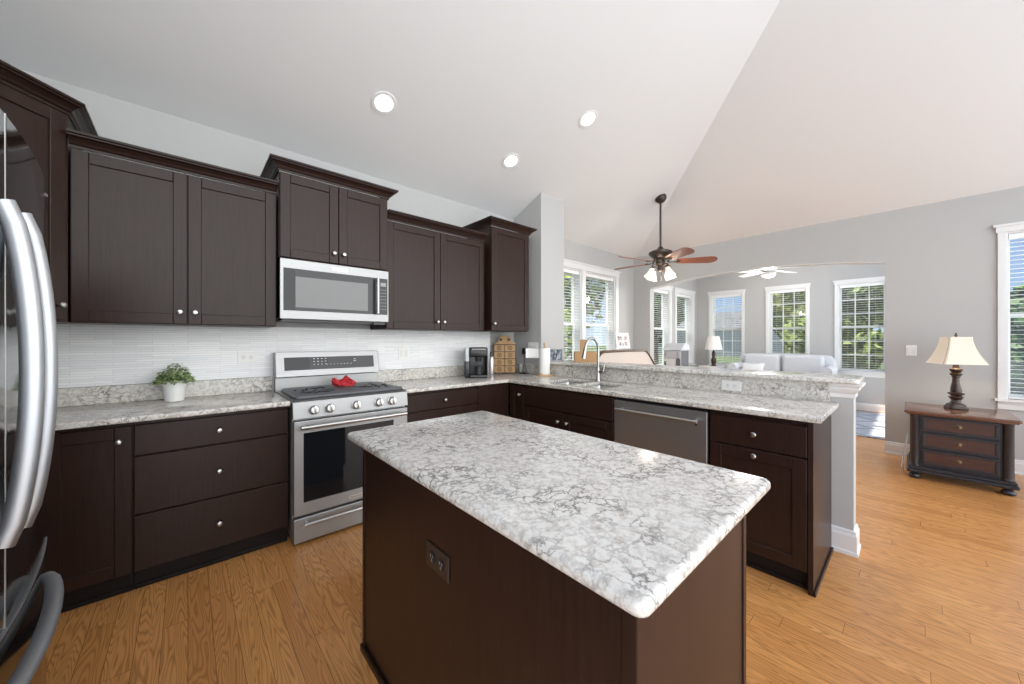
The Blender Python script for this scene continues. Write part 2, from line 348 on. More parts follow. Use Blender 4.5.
# ================================================================== mesh helpers
class MB:
    def __init__(s): s.bm = bmesh.new()
    def box(s, x0, x1, y0, y1, z0, z1, bev=0.0, seg=2, mtx=None):
        bm = s.bm
        r = bmesh.ops.create_cube(bm, size=1.0)
        vs = r['verts']
        for v in vs:
            v.co = Vector((x0 + (v.co.x + .5) * (x1 - x0), y0 + (v.co.y + .5) * (y1 - y0), z0 + (v.co.z + .5) * (z1 - z0)))
        if mtx is not None: bmesh.ops.transform(bm, matrix=mtx, verts=vs)
        if bev > 0:
            es = list({e for v in vs for e in v.link_edges})
            bmesh.ops.bevel(bm, geom=es, offset=bev, segments=seg, profile=0.5, affect='EDGES')
        return s
    def cyl(s, p0, p1, r0, r1=None, seg=16, caps=True):
        r1 = r0 if r1 is None else r1
        p0 = Vector(p0); p1 = Vector(p1); d = p1 - p0
        mt = Matrix.Translation((p0 + p1) / 2) @ d.to_track_quat('Z', 'Y').to_matrix().to_4x4()
        bmesh.ops.create_cone(s.bm, cap_ends=caps, segments=seg, radius1=r0, radius2=r1, depth=d.length, matrix=mt)
        return s
    def sphere(s, c, r, sc=(1, 1, 1), u=14, v=9):
        mt = Matrix.Translation(c) @ Matrix.Diagonal((*sc, 1))
        bmesh.ops.create_uvsphere(s.bm, u_segments=u, v_segments=v, radius=r, matrix=mt)
        return s
    def lathe(s, prof, c=(0, 0, 0), seg=24, axis=None, square=0.0, rot=0.0, cap=True):
        # prof: (radius, height) from bottom to top
        bm = s.bm; rings = []
        q = Matrix.Identity(3) if axis is None else Vector(axis).to_track_quat('Z', 'Y').to_matrix()
        for r, h in prof:
            ring = []
            for k in range(seg):
                a = rot + 2 * PI * k / seg
                rr = r
                if square:
                    ca, sa = abs(math.cos(a - rot)), abs(math.sin(a - rot))
                    rr = r / max((ca ** square + sa ** square) ** (1 / square), 1e-6)
                ring.append(bm.verts.new(Vector(c) + q @ Vector((rr * math.cos(a), rr * math.sin(a), h))))
            rings.append(ring)
        for a, b in zip(rings[:-1], rings[1:]):
            for k in range(seg):
                bm.faces.new((a[k], a[(k + 1) % seg], b[(k + 1) % seg], b[k]))
        if cap:
            bm.faces.new(list(reversed(rings[0]))); bm.faces.new(rings[-1])
        return s
    def tube(s, pts, r, seg=10, caps=True, flat=None, up=(0, 0, 1)):
        bm = s.bm; pts = [Vector(p) for p in pts]; rings = []
        n = len(pts)
        rr = r if isinstance(r, (list, tuple)) else [r] * n
        prev = None
        for i, p in enumerate(pts):
            t = (pts[min(i + 1, n - 1)] - pts[max(i - 1, 0)]).normalized()
            if prev is None:
                ref = Vector(up) if abs(t.dot(Vector(up))) < 0.95 else Vector((1, 0, 0))
                a = t.cross(ref).normalized()
            else:
                a = (prev - t * prev.dot(t)).normalized()
            prev = a
            b = t.cross(a)
            fa, fb = (1, 1) if flat is None else flat
            rings.append([bm.verts.new(p + (a * math.cos(2 * PI * k / seg) * fa + b * math.sin(2 * PI * k / seg) * fb) * rr[i]) for k in range(seg)])
        for a, b in zip(rings[:-1], rings[1:]):
            for k in range(seg):
                bm.faces.new((a[k], a[(k + 1) % seg], b[(k + 1) % seg], b[k]))
        if caps:
            bm.faces.new(list(reversed(rings[0]))); bm.faces.new(rings[-1])
        return s
    def prism(s, poly, a0, a1, axis='z', bev=0.0, seg=3):
        # poly in the plane across the axis: z -> (x, y); y -> (x, z); x -> (y, z)
        bm = s.bm
        def P3(u, v, w):
            return {'z': (u, v, w), 'y': (u, w, v), 'x': (w, u, v)}[axis]
        lo = [bm.verts.new(P3(u, v, a0)) for u, v in poly]; hi = [bm.verts.new(P3(u, v, a1)) for u, v in poly]
        fs = [bm.faces.new(lo), bm.faces.new(hi)]
        n = len(poly)
        for k in range(n):
            fs.append(bm.faces.new((lo[k], lo[(k + 1) % n], hi[(k + 1) % n], hi[k])))
        bmesh.ops.recalc_face_normals(bm, faces=fs)
        if bev > 0:
            es = [e for e in set(fs[0].edges) | set(fs[1].edges)]
            bmesh.ops.bevel(bm, geom=es, offset=bev, segments=seg, profile=0.5, affect='EDGES')
        return s
    def grid(s, us, vs, w0, w1, skip, axis='z', bev=0.0, seg=3):
        # slab of cells (us x vs) with some cells missing
        bm = s.bm; V = {}
        def P3(u, v, w):
            return {'z': (u, v, w), 'y': (u, w, v), 'x': (w, u, v)}[axis]
        def vert(i, j, k):
            if (i, j, k) not in V: V[(i, j, k)] = bm.verts.new(P3(us[i], vs[j], (w0, w1)[k]))
            return V[(i, j, k)]
        full = {(i, j) for i in range(len(us) - 1) for j in range(len(vs) - 1) if not skip((us[i] + us[i + 1]) / 2, (vs[j] + vs[j + 1]) / 2)}
        fs = []; rim = []
        for i, j in full:
            for k in (0, 1):
                fs.append(bm.faces.new((vert(i, j, k), vert(i + 1, j, k), vert(i + 1, j + 1, k), vert(i, j + 1, k))))
            for (di, dj, a, b) in ((-1, 0, (i, j), (i, j + 1)), (1, 0, (i + 1, j), (i + 1, j + 1)), (0, -1, (i, j), (i + 1, j)), (0, 1, (i, j + 1), (i + 1, j + 1))):
                if (i + di, j + dj) not in full:
                    f = bm.faces.new((vert(*a, 0), vert(*b, 0), vert(*b, 1), vert(*a, 1))); fs.append(f)
                    for k in (0, 1): rim.append(bm.edges.get((vert(*a, k), vert(*b, k))))
        bmesh.ops.recalc_face_normals(bm, faces=fs)
        if bev > 0: bmesh.ops.bevel(bm, geom=rim, offset=bev, segments=seg, profile=0.5, affect='EDGES')
        return s
    def mtx(s, m): bmesh.ops.transform(s.bm, matrix=m, verts=s.bm.verts); return s
    def build(s, name, mat, parent=None, smooth=True, ang=35):
        me = bpy.data.meshes.new(name)
        s.bm.normal_update()
        s.bm.to_mesh(me); s.bm.free()
        mats = mat if isinstance(mat, (list, tuple)) else [mat]
        for x in mats: me.materials.append(x)
        o = bpy.data.objects.new(name, me); COL.objects.link(o)
        if parent is not None: o.parent = parent
        if smooth:
            for p in me.polygons: p.use_smooth = True
            try: me.set_sharp_from_angle(angle=R(ang))
            except Exception: pass
        return o

def thing(name, label, cat, loc=(0, 0, 0), rz=0.0, group=None):
    o = bpy.data.objects.new(name, None); COL.objects.link(o)
    o.empty_display_size = 0.1
    o.location = loc; o.rotation_euler = (0, 0, rz)
    return tag(o, label, cat, group)
def tag(o, label, cat, group=None):
    o['label'] = label; o['category'] = cat
    if group: o['group'] = group
    return o
def struct(o): o['kind'] = 'structure'; return o
def rpoly(x0, x1, y0, y1, r, n=5):
    rs = r if isinstance(r, (list, tuple)) else [r] * 4
    out = []
    for (cx, cy, a0, rr) in ((x0, y0, PI, rs[0]), (x1, y0, 1.5 * PI, rs[1]), (x1, y1, 0, rs[2]), (x0, y1, .5 * PI, rs[3])):
        if rr <= 0: out.append((cx, cy)); continue
        ox = cx + (rr if cx == x0 else -rr); oy = cy + (rr if cy == y0 else -rr)
        for k in range(n + 1):
            a = a0 + .5 * PI * k / n
            out.append((ox + rr * math.cos(a), oy + rr * math.sin(a)))
    return out

# ================================================================== the setting
YW, YN = 3.28, 3.36          # range wall, nook window wall
XF, XL, XS = 5.98, -1.07, 9.25
EAVE, PITCH = 2.78, 0.42
def ceil_h(x, y): return EAVE + PITCH * min(3.30 - y, 5.98 - x, y + 4.7)

b = MB(); b.box(-1.25, 6.14, -2.4, 3.65, -0.12, 0.0); b.box(6.14, 9.4, -0.1, 3.65, -0.12, 0.0); struct(b.build('floor', M['floor'], smooth=False))
b = MB(); b.box(-30, -1.26, -30, 3.6, -0.14, -0.02); b.box(-1.25, 40, -30, -2.41, -0.14, -0.02); b.box(6.15, 9.41, -2.41, -0.11, -0.14, -0.02); struct(b.build('bounce_ground', M['bounce_ground'], smooth=False))  # pale ground added out of view, bounces light up to the ceiling
# vaulted ceiling: two sloping planes meeting in a hip
pts = {'A': (-1.2, 3.5), 'B': (6.18, 3.5), 'R': (1.98, -0.7), 'S': (-1.2, -0.7), 'D': (6.18, -1.9), 'E': (3.18, -1.9)}
bm = bmesh.new(); vv = {}
for k, (x, y) in pts.items(): vv[k] = bm.verts.new((x, y, ceil_h(x, y)))
for f in (('A', 'B', 'R', 'S'), ('B', 'D', 'E', 'R')): bm.faces.new([vv[k] for k in f])
ret = bmesh.ops.extrude_face_region(bm, geom=bm.faces[:])
for v in [g for g in ret['geom'] if isinstance(g, bmesh.types.BMVert)]: v.co.z += 0.12
bmesh.ops.recalc_face_normals(bm, faces=bm.faces[:])
mb = MB(); mb.bm.free(); mb.bm = bm
struct(mb.build('ceiling', M['ceil'], smooth=False))

def skip_holes(holes):
    return lambda u, v: any(a < u < b_ and c < v < d for a, b_, c, d in holes)
def wall(name, axis, w0, w1, u0, u1, z1, holes=(), z0=0.0, mat='wall'):
    us = sorted({u0, u1, *[h[0] for h in holes], *[h[1] for h in holes]})
    vs = sorted({z0, z1, *[h[2] for h in holes], *[h[3] for h in holes]})
    m = MB(); m.grid(us, vs, w0, w1, skip_holes(holes), axis)
    return struct(m.build(name, M[mat], smooth=False))

WZ0, WZ1 = 0.72, 2.36
NOOK = [(3.56, 4.44), (4.53, 5.37)]
SUNL = [(6.86, 7.76), (8.10, 8.98)]
SUNB = [(2.548, 3.197), (1.413, 2.055), (0.301, 0.947)]
RWIN = [(-1.52, -0.615)]
SUNR = [(6.35, 7.65), (7.75, 9.05)]  # unseen openings in the right wall, made large to light the sunroom
wall('wall_back', 'y', YW, YW + 0.14, XL, 2.985, 2.80)
wall('wall_left', 'x', XL - 0.14, XL, 0.55, YW + 0.14, 3.9)
wall('wall_nook', 'y', YN, YN + 0.16, 3.385, XF + 0.14, 2.78, [(a, c, WZ0, WZ1) for a, c in NOOK])
# return wall between kitchen and nook (the pillar), its top runs up into the slope
m = MB(); m.prism([(2.82, 0), (YN + .16, 0), (YN + .16, 2.80), (3.30, 2.80), (2.82, 2.99)], 2.985, 3.385, 'x'); struct(m.build('wall_return', M['wall'], smooth=False))
# far wall with the arched opening and one window
m = MB()
m.grid(sorted([-1.9, 0.207] + [e for r_ in RWIN for e in r_]), [0, WZ0, WZ1, 2.81], XF, XF + 0.14, skip_holes([(*r_, WZ0, WZ1) for r_ in RWIN]), 'x')
arch = [(0.207, 2.81), (0.207, 2.20)]
YA0, YA1 = 0.207, 3.05
for k in range(1, 24):
    t = k / 24.0
    arch.append((YA0 + (YA1 - YA0) * t, 2.20 + 0.118 * (1 - (2 * t - 1) ** 2)))
arch += [(YA1, 2.20), (YA1, 2.81)]
m.prism(arch, XF, XF + 0.14, 'x')
m.box(XF, XF + 0.14, YA1, YN + 0.16, 0, 2.81)
struct(m.build('wall_far', M['wall'], smooth=False))
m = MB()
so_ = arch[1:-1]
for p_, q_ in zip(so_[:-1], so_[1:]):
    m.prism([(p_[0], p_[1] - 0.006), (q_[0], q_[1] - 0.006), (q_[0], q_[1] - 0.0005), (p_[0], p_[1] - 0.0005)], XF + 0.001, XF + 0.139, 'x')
struct(m.build('soffit_glow_strip', M['trim'], smooth=False))  # white strip added under the arch, stands for sunlight on the soffit
# sun room
wall('wall_sunroom_left', 'y', 3.52, 3.68, XF + 0.14, XS + 0.16, 3.0, [(a, c, WZ0, WZ1) for a, c in SUNL])
wall('wall_sunroom_back', 'x', XS, XS + 0.16, -0.10, 3.52, 3.0, [(a, c, WZ0, WZ1) for a, c in SUNB])
wall('wall_sunroom_right', 'y', -0.10, 0.05, XF + 0.14, XS + 0.16, 3.0, [(a, c, 0.2, 2.8) for a, c in SUNR])
m = MB(); m.grid([XF + 0.10, 6.40, 8.80, XS + 0.2], [-0.12, 0.15, 1.45, 3.7], 3.0, 3.1, skip_holes([(6.40, 8.80, 0.15, 1.45)])); struct(m.build('ceiling_sunroom', M['ceil'], smooth=False))  # unseen skylight hole, added so the sun brightens the sunroom

# baseboards
def base(name, segs):
    # segs: (axis, plane, sign, u0, u1): profile grows from plane in direction sign
    m = MB()
    prof = [(0, 0), (0.021, 0), (0.021, 0.018), (0.016, 0.024), (0.016, 0.105), (0.010, 0.120), (0.010, 0.130), (0, 0.138)]
    for ax, w, s, u0, u1 in segs:
        p = [(w + s * d, z) for d, z in prof]
        m.prism(p, u0, u1, 'y' if ax == 'x' else 'x')
    return struct(m.build(name, M['trim'], smooth=False))
base('baseboard_far', [('x', XF, -1, -1.9, 0.205), ('x', XF, -1, 3.05, 3.36)])
base('baseboard_sunroom', [('x', XS, -1, 0.05, 3.52), ('y', 3.52, -1, XF + 0.14, XS)])
base('baseboard_nook', [('y', YN, -1, 3.385, XF)])

# knee wall under the bar with capital and base
m = MB(); m.box(2.985, 3.115, 0.235, 2.82, 0, 1.037); struct(m.build('wall_knee', M['wall'], smooth=False))
def ring_profile(m, x0, x1, y0, y1, prof):
    # profile wraps the front, the end and the rear of the knee wall
    rings = []
    for d, z in prof:
        rings.append([(x0 - d, y1, z), (x0 - d, y0 - d, z), (x1 + d, y0 - d, z), (x1 + d, y1, z)])
    vs = [[m.bm.verts.new(p) for p in r] for r in rings]
    for a, c in zip(vs[:-1], vs[1:]):
        for k in range(3): m.bm.faces.new((a[k], a[k + 1], c[k + 1], c[k]))
    bmesh.ops.recalc_face_normals(m.bm, faces=m.bm.faces[:])
m = MB()
ring_profile(m, 2.985, 3.115, 0.235, 0.345, [(0, 0), (0.022, 0), (0.022, 0.02), (0.016, 0.026), (0.016, 0.115), (0.010, 0.128), (0.010, 0.142), (0.0, 0.150)])
struct(m.build('baseboard_knee', M['trim'], smooth=False))
m = MB()
ring_profile(m, 2.985, 3.115, 0.235, 0.345, [(0, 0.945), (0.008, 0.95), (0.008, 0.972), (0.018, 0.985), (0.026, 1.00), (0.026, 1.015), (0.042, 1.022), (0.042, 1.036), (0, 1.036)])
struct(m.build('trim_1', M['trim'], smooth=False))

# tiled strip on the range wall
m = MB(); m.box(XL + 0.002, 2.60, YW - 0.010, YW - 0.0005, 1.0235, 1.40); m.box(0.47, 1.25, YW - 0.010, YW - 0.0005, 0.80, 1.0235)
struct(m.build('wall_tile', M['tile'], smooth=False))

# ------------------------------------------------------------------ windows
def make_window(idx, axis, plane, sign, u0, u1, z0=WZ0, z1=WZ1, muntins=False, depth=0.11, cl=0.085, cr=0.085, s=0.036, head=0.080):
    """opening u0..u1; the room lies on the side `sign` of the plane, the outside on the other"""
    root = bpy.data.objects.new('window_%d' % idx, None); COL.objects.link(root); root['kind'] = 'structure'
    um = (u0 + u1) / 2
    if axis == 'y': root.location = (um, plane, 0)
    else: root.location = (plane, um, 0)
    w = (u1 - u0) / 2
    def bx(m, a, c, d0, d1, e, f, bev=0.0):
        # a..c along, d0..d1 outward from the room face, e..f height
        p = sorted((-sign * d0, -sign * d1))
        if axis == 'y': m.box(a, c, p[0], p[1], e, f, bev)
        else: m.box(p[0], p[1], a, c, e, f, bev)
    c = 0.045 if s < 0.03 else 0.085
    m = MB()
    el = 1.0 if cl == c else 0.0; er = 1.0 if cr == c else 0.0
    bx(m, -w - cl, -w, -0.02, 0.0, z0, z1)
    bx(m, w, w + cr, -0.02, 0.0, z0, z1)
    bx(m, -w - cl - 0.012 * el, w + cr + 0.012 * er, -0.026, 0.0, z1, z1 + head)
    bx(m, -w - cl - 0.028 * el, w + cr + 0.028 * er, -0.040, 0.0, z1 + head, z1 + head + 0.022)
    m.build('casing', M['trim'], root, smooth=False)
    m = MB(); bx(m, -w - cl - 0.02 * el, w + cr + 0.02 * er, -0.05, 0.0, z0 - 0.022, z0); bx(m, -w, w, 0.0, depth, z0 - 0.022, z0); bx(m, -w - cl, w + cr, -0.018, 0.0, z0 - 0.10, z0 - 0.022)
    m.build('sill', M['trim'], root, smooth=False)
    m = MB(); t = 0.018
    bx(m, -w, -w + t, 0, 0.15, z0, z1); bx(m, w - t, w, 0, 0.15, z0, z1); bx(m, -w + t, w - t, 0, 0.15, z1 - t, z1); bx(m, -w + t, w - t, depth, 0.15, z0, z0 + t)
    m.build('jamb', M['trim'], root, smooth=False)
    zm = (z0 + z1) / 2
    for nm, d0, e, f in (('upper_sash', depth + 0.022, zm - 0.018, z1 - t), ('lower_sash', depth, z0 + t, zm + 0.022)):
        m = MB(); d1 = d0 + 0.022
        bx(m, -w + t, -w + t + s, d0, d1, e, f); bx(m, w - t - s, w - t, d0, d1, e, f)
        bx(m, -w + t + s, w - t - s, d0, d1, f - s, f); bx(m, -w + t + s, w - t - s, d0, d1, e, e + s)
        if muntins:
            a, g = -w + t + s, w - t - s
            for k in (1, 2):
                x = a + (g - a) * k / 3; bx(m, x - 0.008, x + 0.008, d0 + 0.004, d1 - 0.004, e + s, f - s)
                z = e + s + (f - e - 2 * s) * k / 3; bx(m, a, g, d0 + 0.005, d1 - 0.005, z - 0.008, z + 0.008)
        so = m.build(nm, M['vinyl'], root, smooth=False)
        m = MB(); bx(m, -w + t + s - 0.004, w - t - s + 0.004, d0 + 0.010, d0 + 0.0125, e + s - 0.004, f - s + 0.004)
        m.build('pane', M['glass'], so, smooth=False)
    return root

def make_blind(label, axis, plane, sign, u0, u1, z0=WZ0, z1=WZ1, tilt=0.0, pitch=0.043):
    um = (u0 + u1) / 2; w = (u1 - u0) / 2 - 0.024
    root = thing('window_blind', label, 'window blind', (um, plane, z1 - 0.02) if axis == 'y' else (plane, um, z1 - 0.02), 0.0, 'white slatted blinds in the windows')
    def bx(m, a, c, d0, d1, e, f):
        p = sorted((-sign * d0, -sign * d1))
        if axis == 'y': m.box(a, c, p[0], p[1], e, f)
        else: m.box(p[0], p[1], a, c, e, f)
    H = z1 - z0 - 0.02
    m = MB(); bx(m, -w, w, 0.018, 0.074, -0.05, 0.0); m.build('head_rail', M['blind'], root, smooth=False)
    m = MB(); z = -0.085
    c = 0.046; hd = 0.5 * 0.048
    while z > -H + 0.05:
        for sgn in (1,):
            dz = hd * math.sin(tilt)
            dd = hd * math.cos(tilt)
            # a thin slat as a sheared box
            a0, a1 = c - dd, c + dd
            th = 0.0028
            P8 = []
            for (dd_, zz) in ((a0, z - dz), (a1, z + dz)):
                for h in (0, th):
                    for u in (-w, w):
                        P8.append(((u, -sign * dd_, zz + h) if axis == 'y' else (-sign * dd_, u, zz + h)))
            v = [m.bm.verts.new(p) for p in P8]
            for f in ((0, 1, 3, 2), (4, 5, 7, 6), (0, 1, 5, 4), (2, 3, 7, 6), (0, 2, 6, 4), (1, 3, 7, 5)): m.bm.faces.new([v[i] for i in f])
        z -= pitch
    bmesh.ops.recalc_face_normals(m.bm, faces=m.bm.faces[:])
    m.build('slats', M['blind'], root, smooth=False)
    m = MB(); bx(m, -w, w, 0.022, 0.070, -H + 0.004, -H + 0.022); m.build('bottom_rail', M['blind'], root, smooth=False)
    m = MB()
    for u in (-w * 0.62, w * 0.62):
        bx(m, u - 0.0012, u + 0.0012, 0.021, 0.0225, -H + 0.02, -0.05)
    m.build('ladder_cord', M['cord'], root, smooth=False)
    return root

WLIST = [
 ('y', YN, -1, *NOOK[0], False, 'white slatted blind in the nook window half hidden by the pillar'),
 ('y', YN, -1, *NOOK[1], False, 'white slatted blind in the nook window beside the room corner'),
 ('y', 3.52, -1, *SUNL[0], False, 'white blind behind the grey toy house, nearer one of that pair'),
 ('y', 3.52, -1, *SUNL[1], False, 'white blind right of the toy house next to the sunroom corner'),
 ('x', XS, -1, *SUNB[0], True, 'white blind in the sunroom window behind the pale table lamp'),
 ('x', XS, -1, *SUNB[1], True, 'white blind in the sunroom window above the white sofa back'),
 ('x', XS, -1, *SUNB[2], True, 'white blind in the sunroom window right of the white sofa'),
 ('x', XF, -1, *RWIN[0], False, 'white blind in the window behind the chest of drawers'),
]
for i, (ax, pl, sg, a, c, mu, lab) in enumerate(WLIST):
    if ax == 'x': make_window(i + 1, ax, pl, sg, a, c, muntins=mu, cl=0.045, cr=0.045, s=0.024, head=0.055)
    else: make_window(i + 1, ax, pl, sg, a, c, muntins=mu, cl=(0.0449 if i == 1 else 0.085), cr=(0.0449 if i == 0 else 0.085))
    make_blind(lab, ax, pl, sg, a, c, tilt=0.0)

# ================================================================== cabinetry
# local frame of a cabinet: x along the front (left to right seen from the room), y from the front into the cabinet, z up
def shaker(x0, x1, z0, z1, y=0.0, th=0.020, st=0.062, rec=0.009):
    m = MB(); bv = 0.0026
    m.box(x0, x0 + st, y, y + th, z0, z1, bv, 1); m.box(x1 - st, x1, y, y + th, z0, z1, bv, 1)
    m.box(x0 + st, x1 - st, y, y + th, z1 - st, z1, bv, 1); m.box(x0 + st, x1 - st, y, y + th, z0, z0 + st, bv, 1)
    m.box(x0 + st - .006, x1 - st + .006, y + rec, y + th - .002, z0 + st - .006, z1 - st + .006)
    return m
def slabfront(x0, x1, z0, z1, y=0.0, th=0.020):
    m = MB(); m.box(x0, x1, y, y + th, z0, z1, 0.003, 1); return m
def knob(x, z, parent, y=0.0):
    m = MB()
    m.lathe([(0.0075, 0), (0.0055, 0.004), (0.0050, 0.012), (0.0105, 0.017), (0.0145, 0.022), (0.0145, 0.026), (0.011, 0.0305), (0.004, 0.032)], (x, y, z), 14, (0, -1, 0))
    return m.build('knob', M['nickel'], parent)
def cab_door(root, x0, x1, z0, z1, kx=None, kz=None):
    d = shaker(x0, x1, z0, z1).build('door', M['esp'], root, smooth=False)
    if kx is not None: knob(kx, kz, d)
    return d
def cab_drawer(root, x0, x1, z0, z1, k=True, name='drawer'):
    d = slabfront(x0, x1, z0, z1).build(name, M['esp'], root, smooth=False)
    if k: knob((x0 + x1) / 2, (z0 + z1) / 2, d)
    return d
def carcass(root, w, dep, z0, z1, hollow=False):
    m = MB()
    m.box(0, w, 0.021, dep, z0, z1) if not hollow else None
    if hollow:
        m.box(0, 0.018, 0.021, dep, z0, z1); m.box(w - 0.018, w, 0.021, dep, z0, z1)
        m.box(0.018, w - 0.018, 0.021, dep, z0, z0 + 0.018); m.box(0.018, w - 0.018, dep - 0.012, dep, z0 + 0.018, z1)
        m.box(0.018, w - 0.018, 0.021, 0.039, z1 - 0.05, z1)
    return m.build('body', M['esp'], root, smooth=False)
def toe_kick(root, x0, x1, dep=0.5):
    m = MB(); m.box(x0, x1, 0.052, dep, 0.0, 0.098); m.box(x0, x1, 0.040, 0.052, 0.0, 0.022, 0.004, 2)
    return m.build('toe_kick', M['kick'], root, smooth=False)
def crown(root, x0, x1, dep, z, left=True, right=True, h=0.072, out=0.062, name='crown_moulding'):
    # profile (outward, up) swept round the front and the open sides
    prof = [(0.0, 0.0), (0.007, 0.0), (0.007, 0.014), (0.015, 0.018), (0.022, 0.030), (0.038, 0.044), (0.052, 0.050), (0.052, 0.057), (out, 0.060), (out, h), (0.0, h)]
    m = MB(); rings = []
    for d, u in prof:
        path = []
        if left: path += [(x0 - d, dep), (x0 - d, -d)]
        else: path += [(x0, -d)]
        if right: path += [(x1 + d, -d), (x1 + d, dep)]
        else: path += [(x1, -d)]
        rings.append([m.bm.verts.new((x, y, z + u)) for x, y in path])
    for a, c in zip(rings, rings[1:] + rings[:1]):
        for k in range(len(a) - 1): m.bm.faces.new((a[k], a[k + 1], c[k + 1], c[k]))
    for e in (0, -1): m.bm.faces.new([r[e] for r in rings])
    bmesh.ops.recalc_face_normals(m.bm, faces=m.bm.faces[:])
    return m.build(name, M['esp'], root, smooth=False)

YBF = 2.665      # face of the base doors on the range wall
XBF = 2.350      # face of the base doors of the peninsula
BT = 0.882       # top of base carcasses
UB, UT = 1.392, 2.305
# --- base, range wall, left
c = thing('base_cabinet', 'dark base cabinet with one panelled door beside the refrigerator', 'cabinet', (-0.510, YBF, 0), 0, 'dark base cabinets')
carcass(c, 0.300, 0.60, 0.10, BT); toe_kick(c, 0, 0.300); cab_door(c, 0.004, 0.298, 0.108, 0.862, 0.252, 0.790)
m = MB(); m.box(-0.55, -0.002, 0.021, 0.60, 0.10, BT); m.box(-0.55, 0.0, 0.052, 0.5, 0, 0.098); m.build('blind_corner', M['esp'], c, smooth=False)
c = thing('base_cabinet', 'dark base cabinet of three plain drawers left of the range', 'cabinet', (-0.208, YBF, 0), 0, 'dark base cabinets')
carcass(c, 0.687, 0.60, 0.10, BT); toe_kick(c, 0, 0.687)
cab_drawer(c, 0.003, 0.684, 0.706, 0.862); cab_drawer(c, 0.003, 0.684, 0.402, 0.699); cab_drawer(c, 0.003, 0.684, 0.108, 0.395)
# --- base, range wall, right
c = thing('base_cabinet', 'dark base cabinet of drawers between the range and the inner corner', 'cabinet', (1.268, YBF, 0), 0, 'dark base cabinets')
carcass(c, 1.070, 0.60, 0.10, BT); toe_kick(c, 0, 1.120)
cab_drawer(c, 0.003, 0.712, 0.722, 0.862); cab_drawer(c, 0.003, 0.712, 0.412, 0.715); cab_drawer(c, 0.003, 0.712, 0.108, 0.405)
m = MB(); m.box(0.718, 1.084, 0.004, 0.021, 0.102, 0.872); m.build('corner_filler', M['esp'], c, smooth=False)
# --- peninsula (front faces the kitchen, local x runs towards the free end)
def pen(name, label, y0, w):
    c = thing(name, label, 'cabinet', (XBF, y0, 0), R(-90), 'dark base cabinets'); return c
c = pen('base_cabinet', 'narrow dark base cabinet with one door in the inner corner by the sink', 2.644, 0.0)
carcass(c, 0.196, 0.60, 0.10, BT); toe_kick(c, 0.02, 0.196)
cab_door(c, 0.003, 0.193, 0.108, 0.862, 0.150, 0.783)
c = pen('sink_cabinet', 'dark sink base cabinet with two doors under the faucet', 2.445, 0.0)
carcass(c, 0.962, 0.60, 0.10, BT, hollow=True); toe_kick(c, 0, 0.962)
cab_drawer(c, 0.003, 0.959, 0.690, 0.862, k=False, name='false_front')
cab_door(c, 0.003, 0.479, 0.108, 0.683, 0.430, 0.606); cab_door(c, 0.483, 0.959, 0.108, 0.683, 0.524, 0.606)
c = pen('base_cabinet', 'dark base cabinet at the free end of the peninsula, drawer over door', 0.823, 0.0)
carcass(c, 0.482, 0.60, 0.10, BT); toe_kick(c, 0, 0.482)
cab_drawer(c, 0.004, 0.464, 0.694, 0.855); cab_door(c, 0.004, 0.464, 0.108, 0.686, 0.234, 0.655)
m = MB(); m.box(0.468, 0.490, 0.001, 0.612, 0.0, BT, 0.001, 1); m.build('end_panel', M['esp'], c, smooth=False)
m = MB(); m.box(0.4905, 0.500, 0.0, 0.612, 0.0, 0.022, 0.003, 2); m.build('shoe_moulding', M['esp'], c, smooth=False)

# --- uppers
YUF = 2.930
def upper(label, x0, w, z0, z1, y=YUF, dep=None, doors=2, lt=True, rt=True, knobs='in', kz=None, pst=0.062, h=0.072):
    c = thing('wall_cabinet', label, 'cabinet', (x0, y, z0), 0, 'dark wall cabinets')
    dep = (YW - y - 0.001) if dep is None else dep
    carcass(c, w, dep, 0.0, z1 - z0)
    H = z1 - z0; kz = 0.075 if kz is None else kz
    if doors == 2:
        mid = w / 2
        cab_door(c, 0.004, mid - 0.002, 0.004, H - 0.004, mid - 0.034, kz); cab_door(c, mid + 0.002, w - 0.004, 0.004, H - 0.004, mid + 0.034, kz)
    else:
        cab_door(c, 0.004, w - 0.004, 0.004, H - 0.004, 0.030, kz)
    crown(c, 0, w, dep, H - 0.002, lt, rt, h)
    return c
upper('wide dark two-door wall cabinet left of the microwave', -0.458, 0.914, UB, UT, lt=False, rt=False)
upper('raised dark two-door wall cabinet directly above the microwave', 0.461, 0.757, 1.866, 2.452, y=2.870, kz=0.075)
upper('dark two-door wall cabinet right of the microwave', 1.226, 1.036, UB, UT, lt=False, rt=False)
upper('single-door dark wall cabinet above the coffee maker, tallest at the right end', 2.288, 0.535, UB, 2.462, y=2.850, doors=1)
# diagonal corner cabinet beyond the refrigerator
c = thing('corner_wall_cabinet', 'tall diagonal dark corner wall cabinet partly behind the refrigerator', 'cabinet', (-0.463, 2.927, UB), R(45), 'dark wall cabinets')
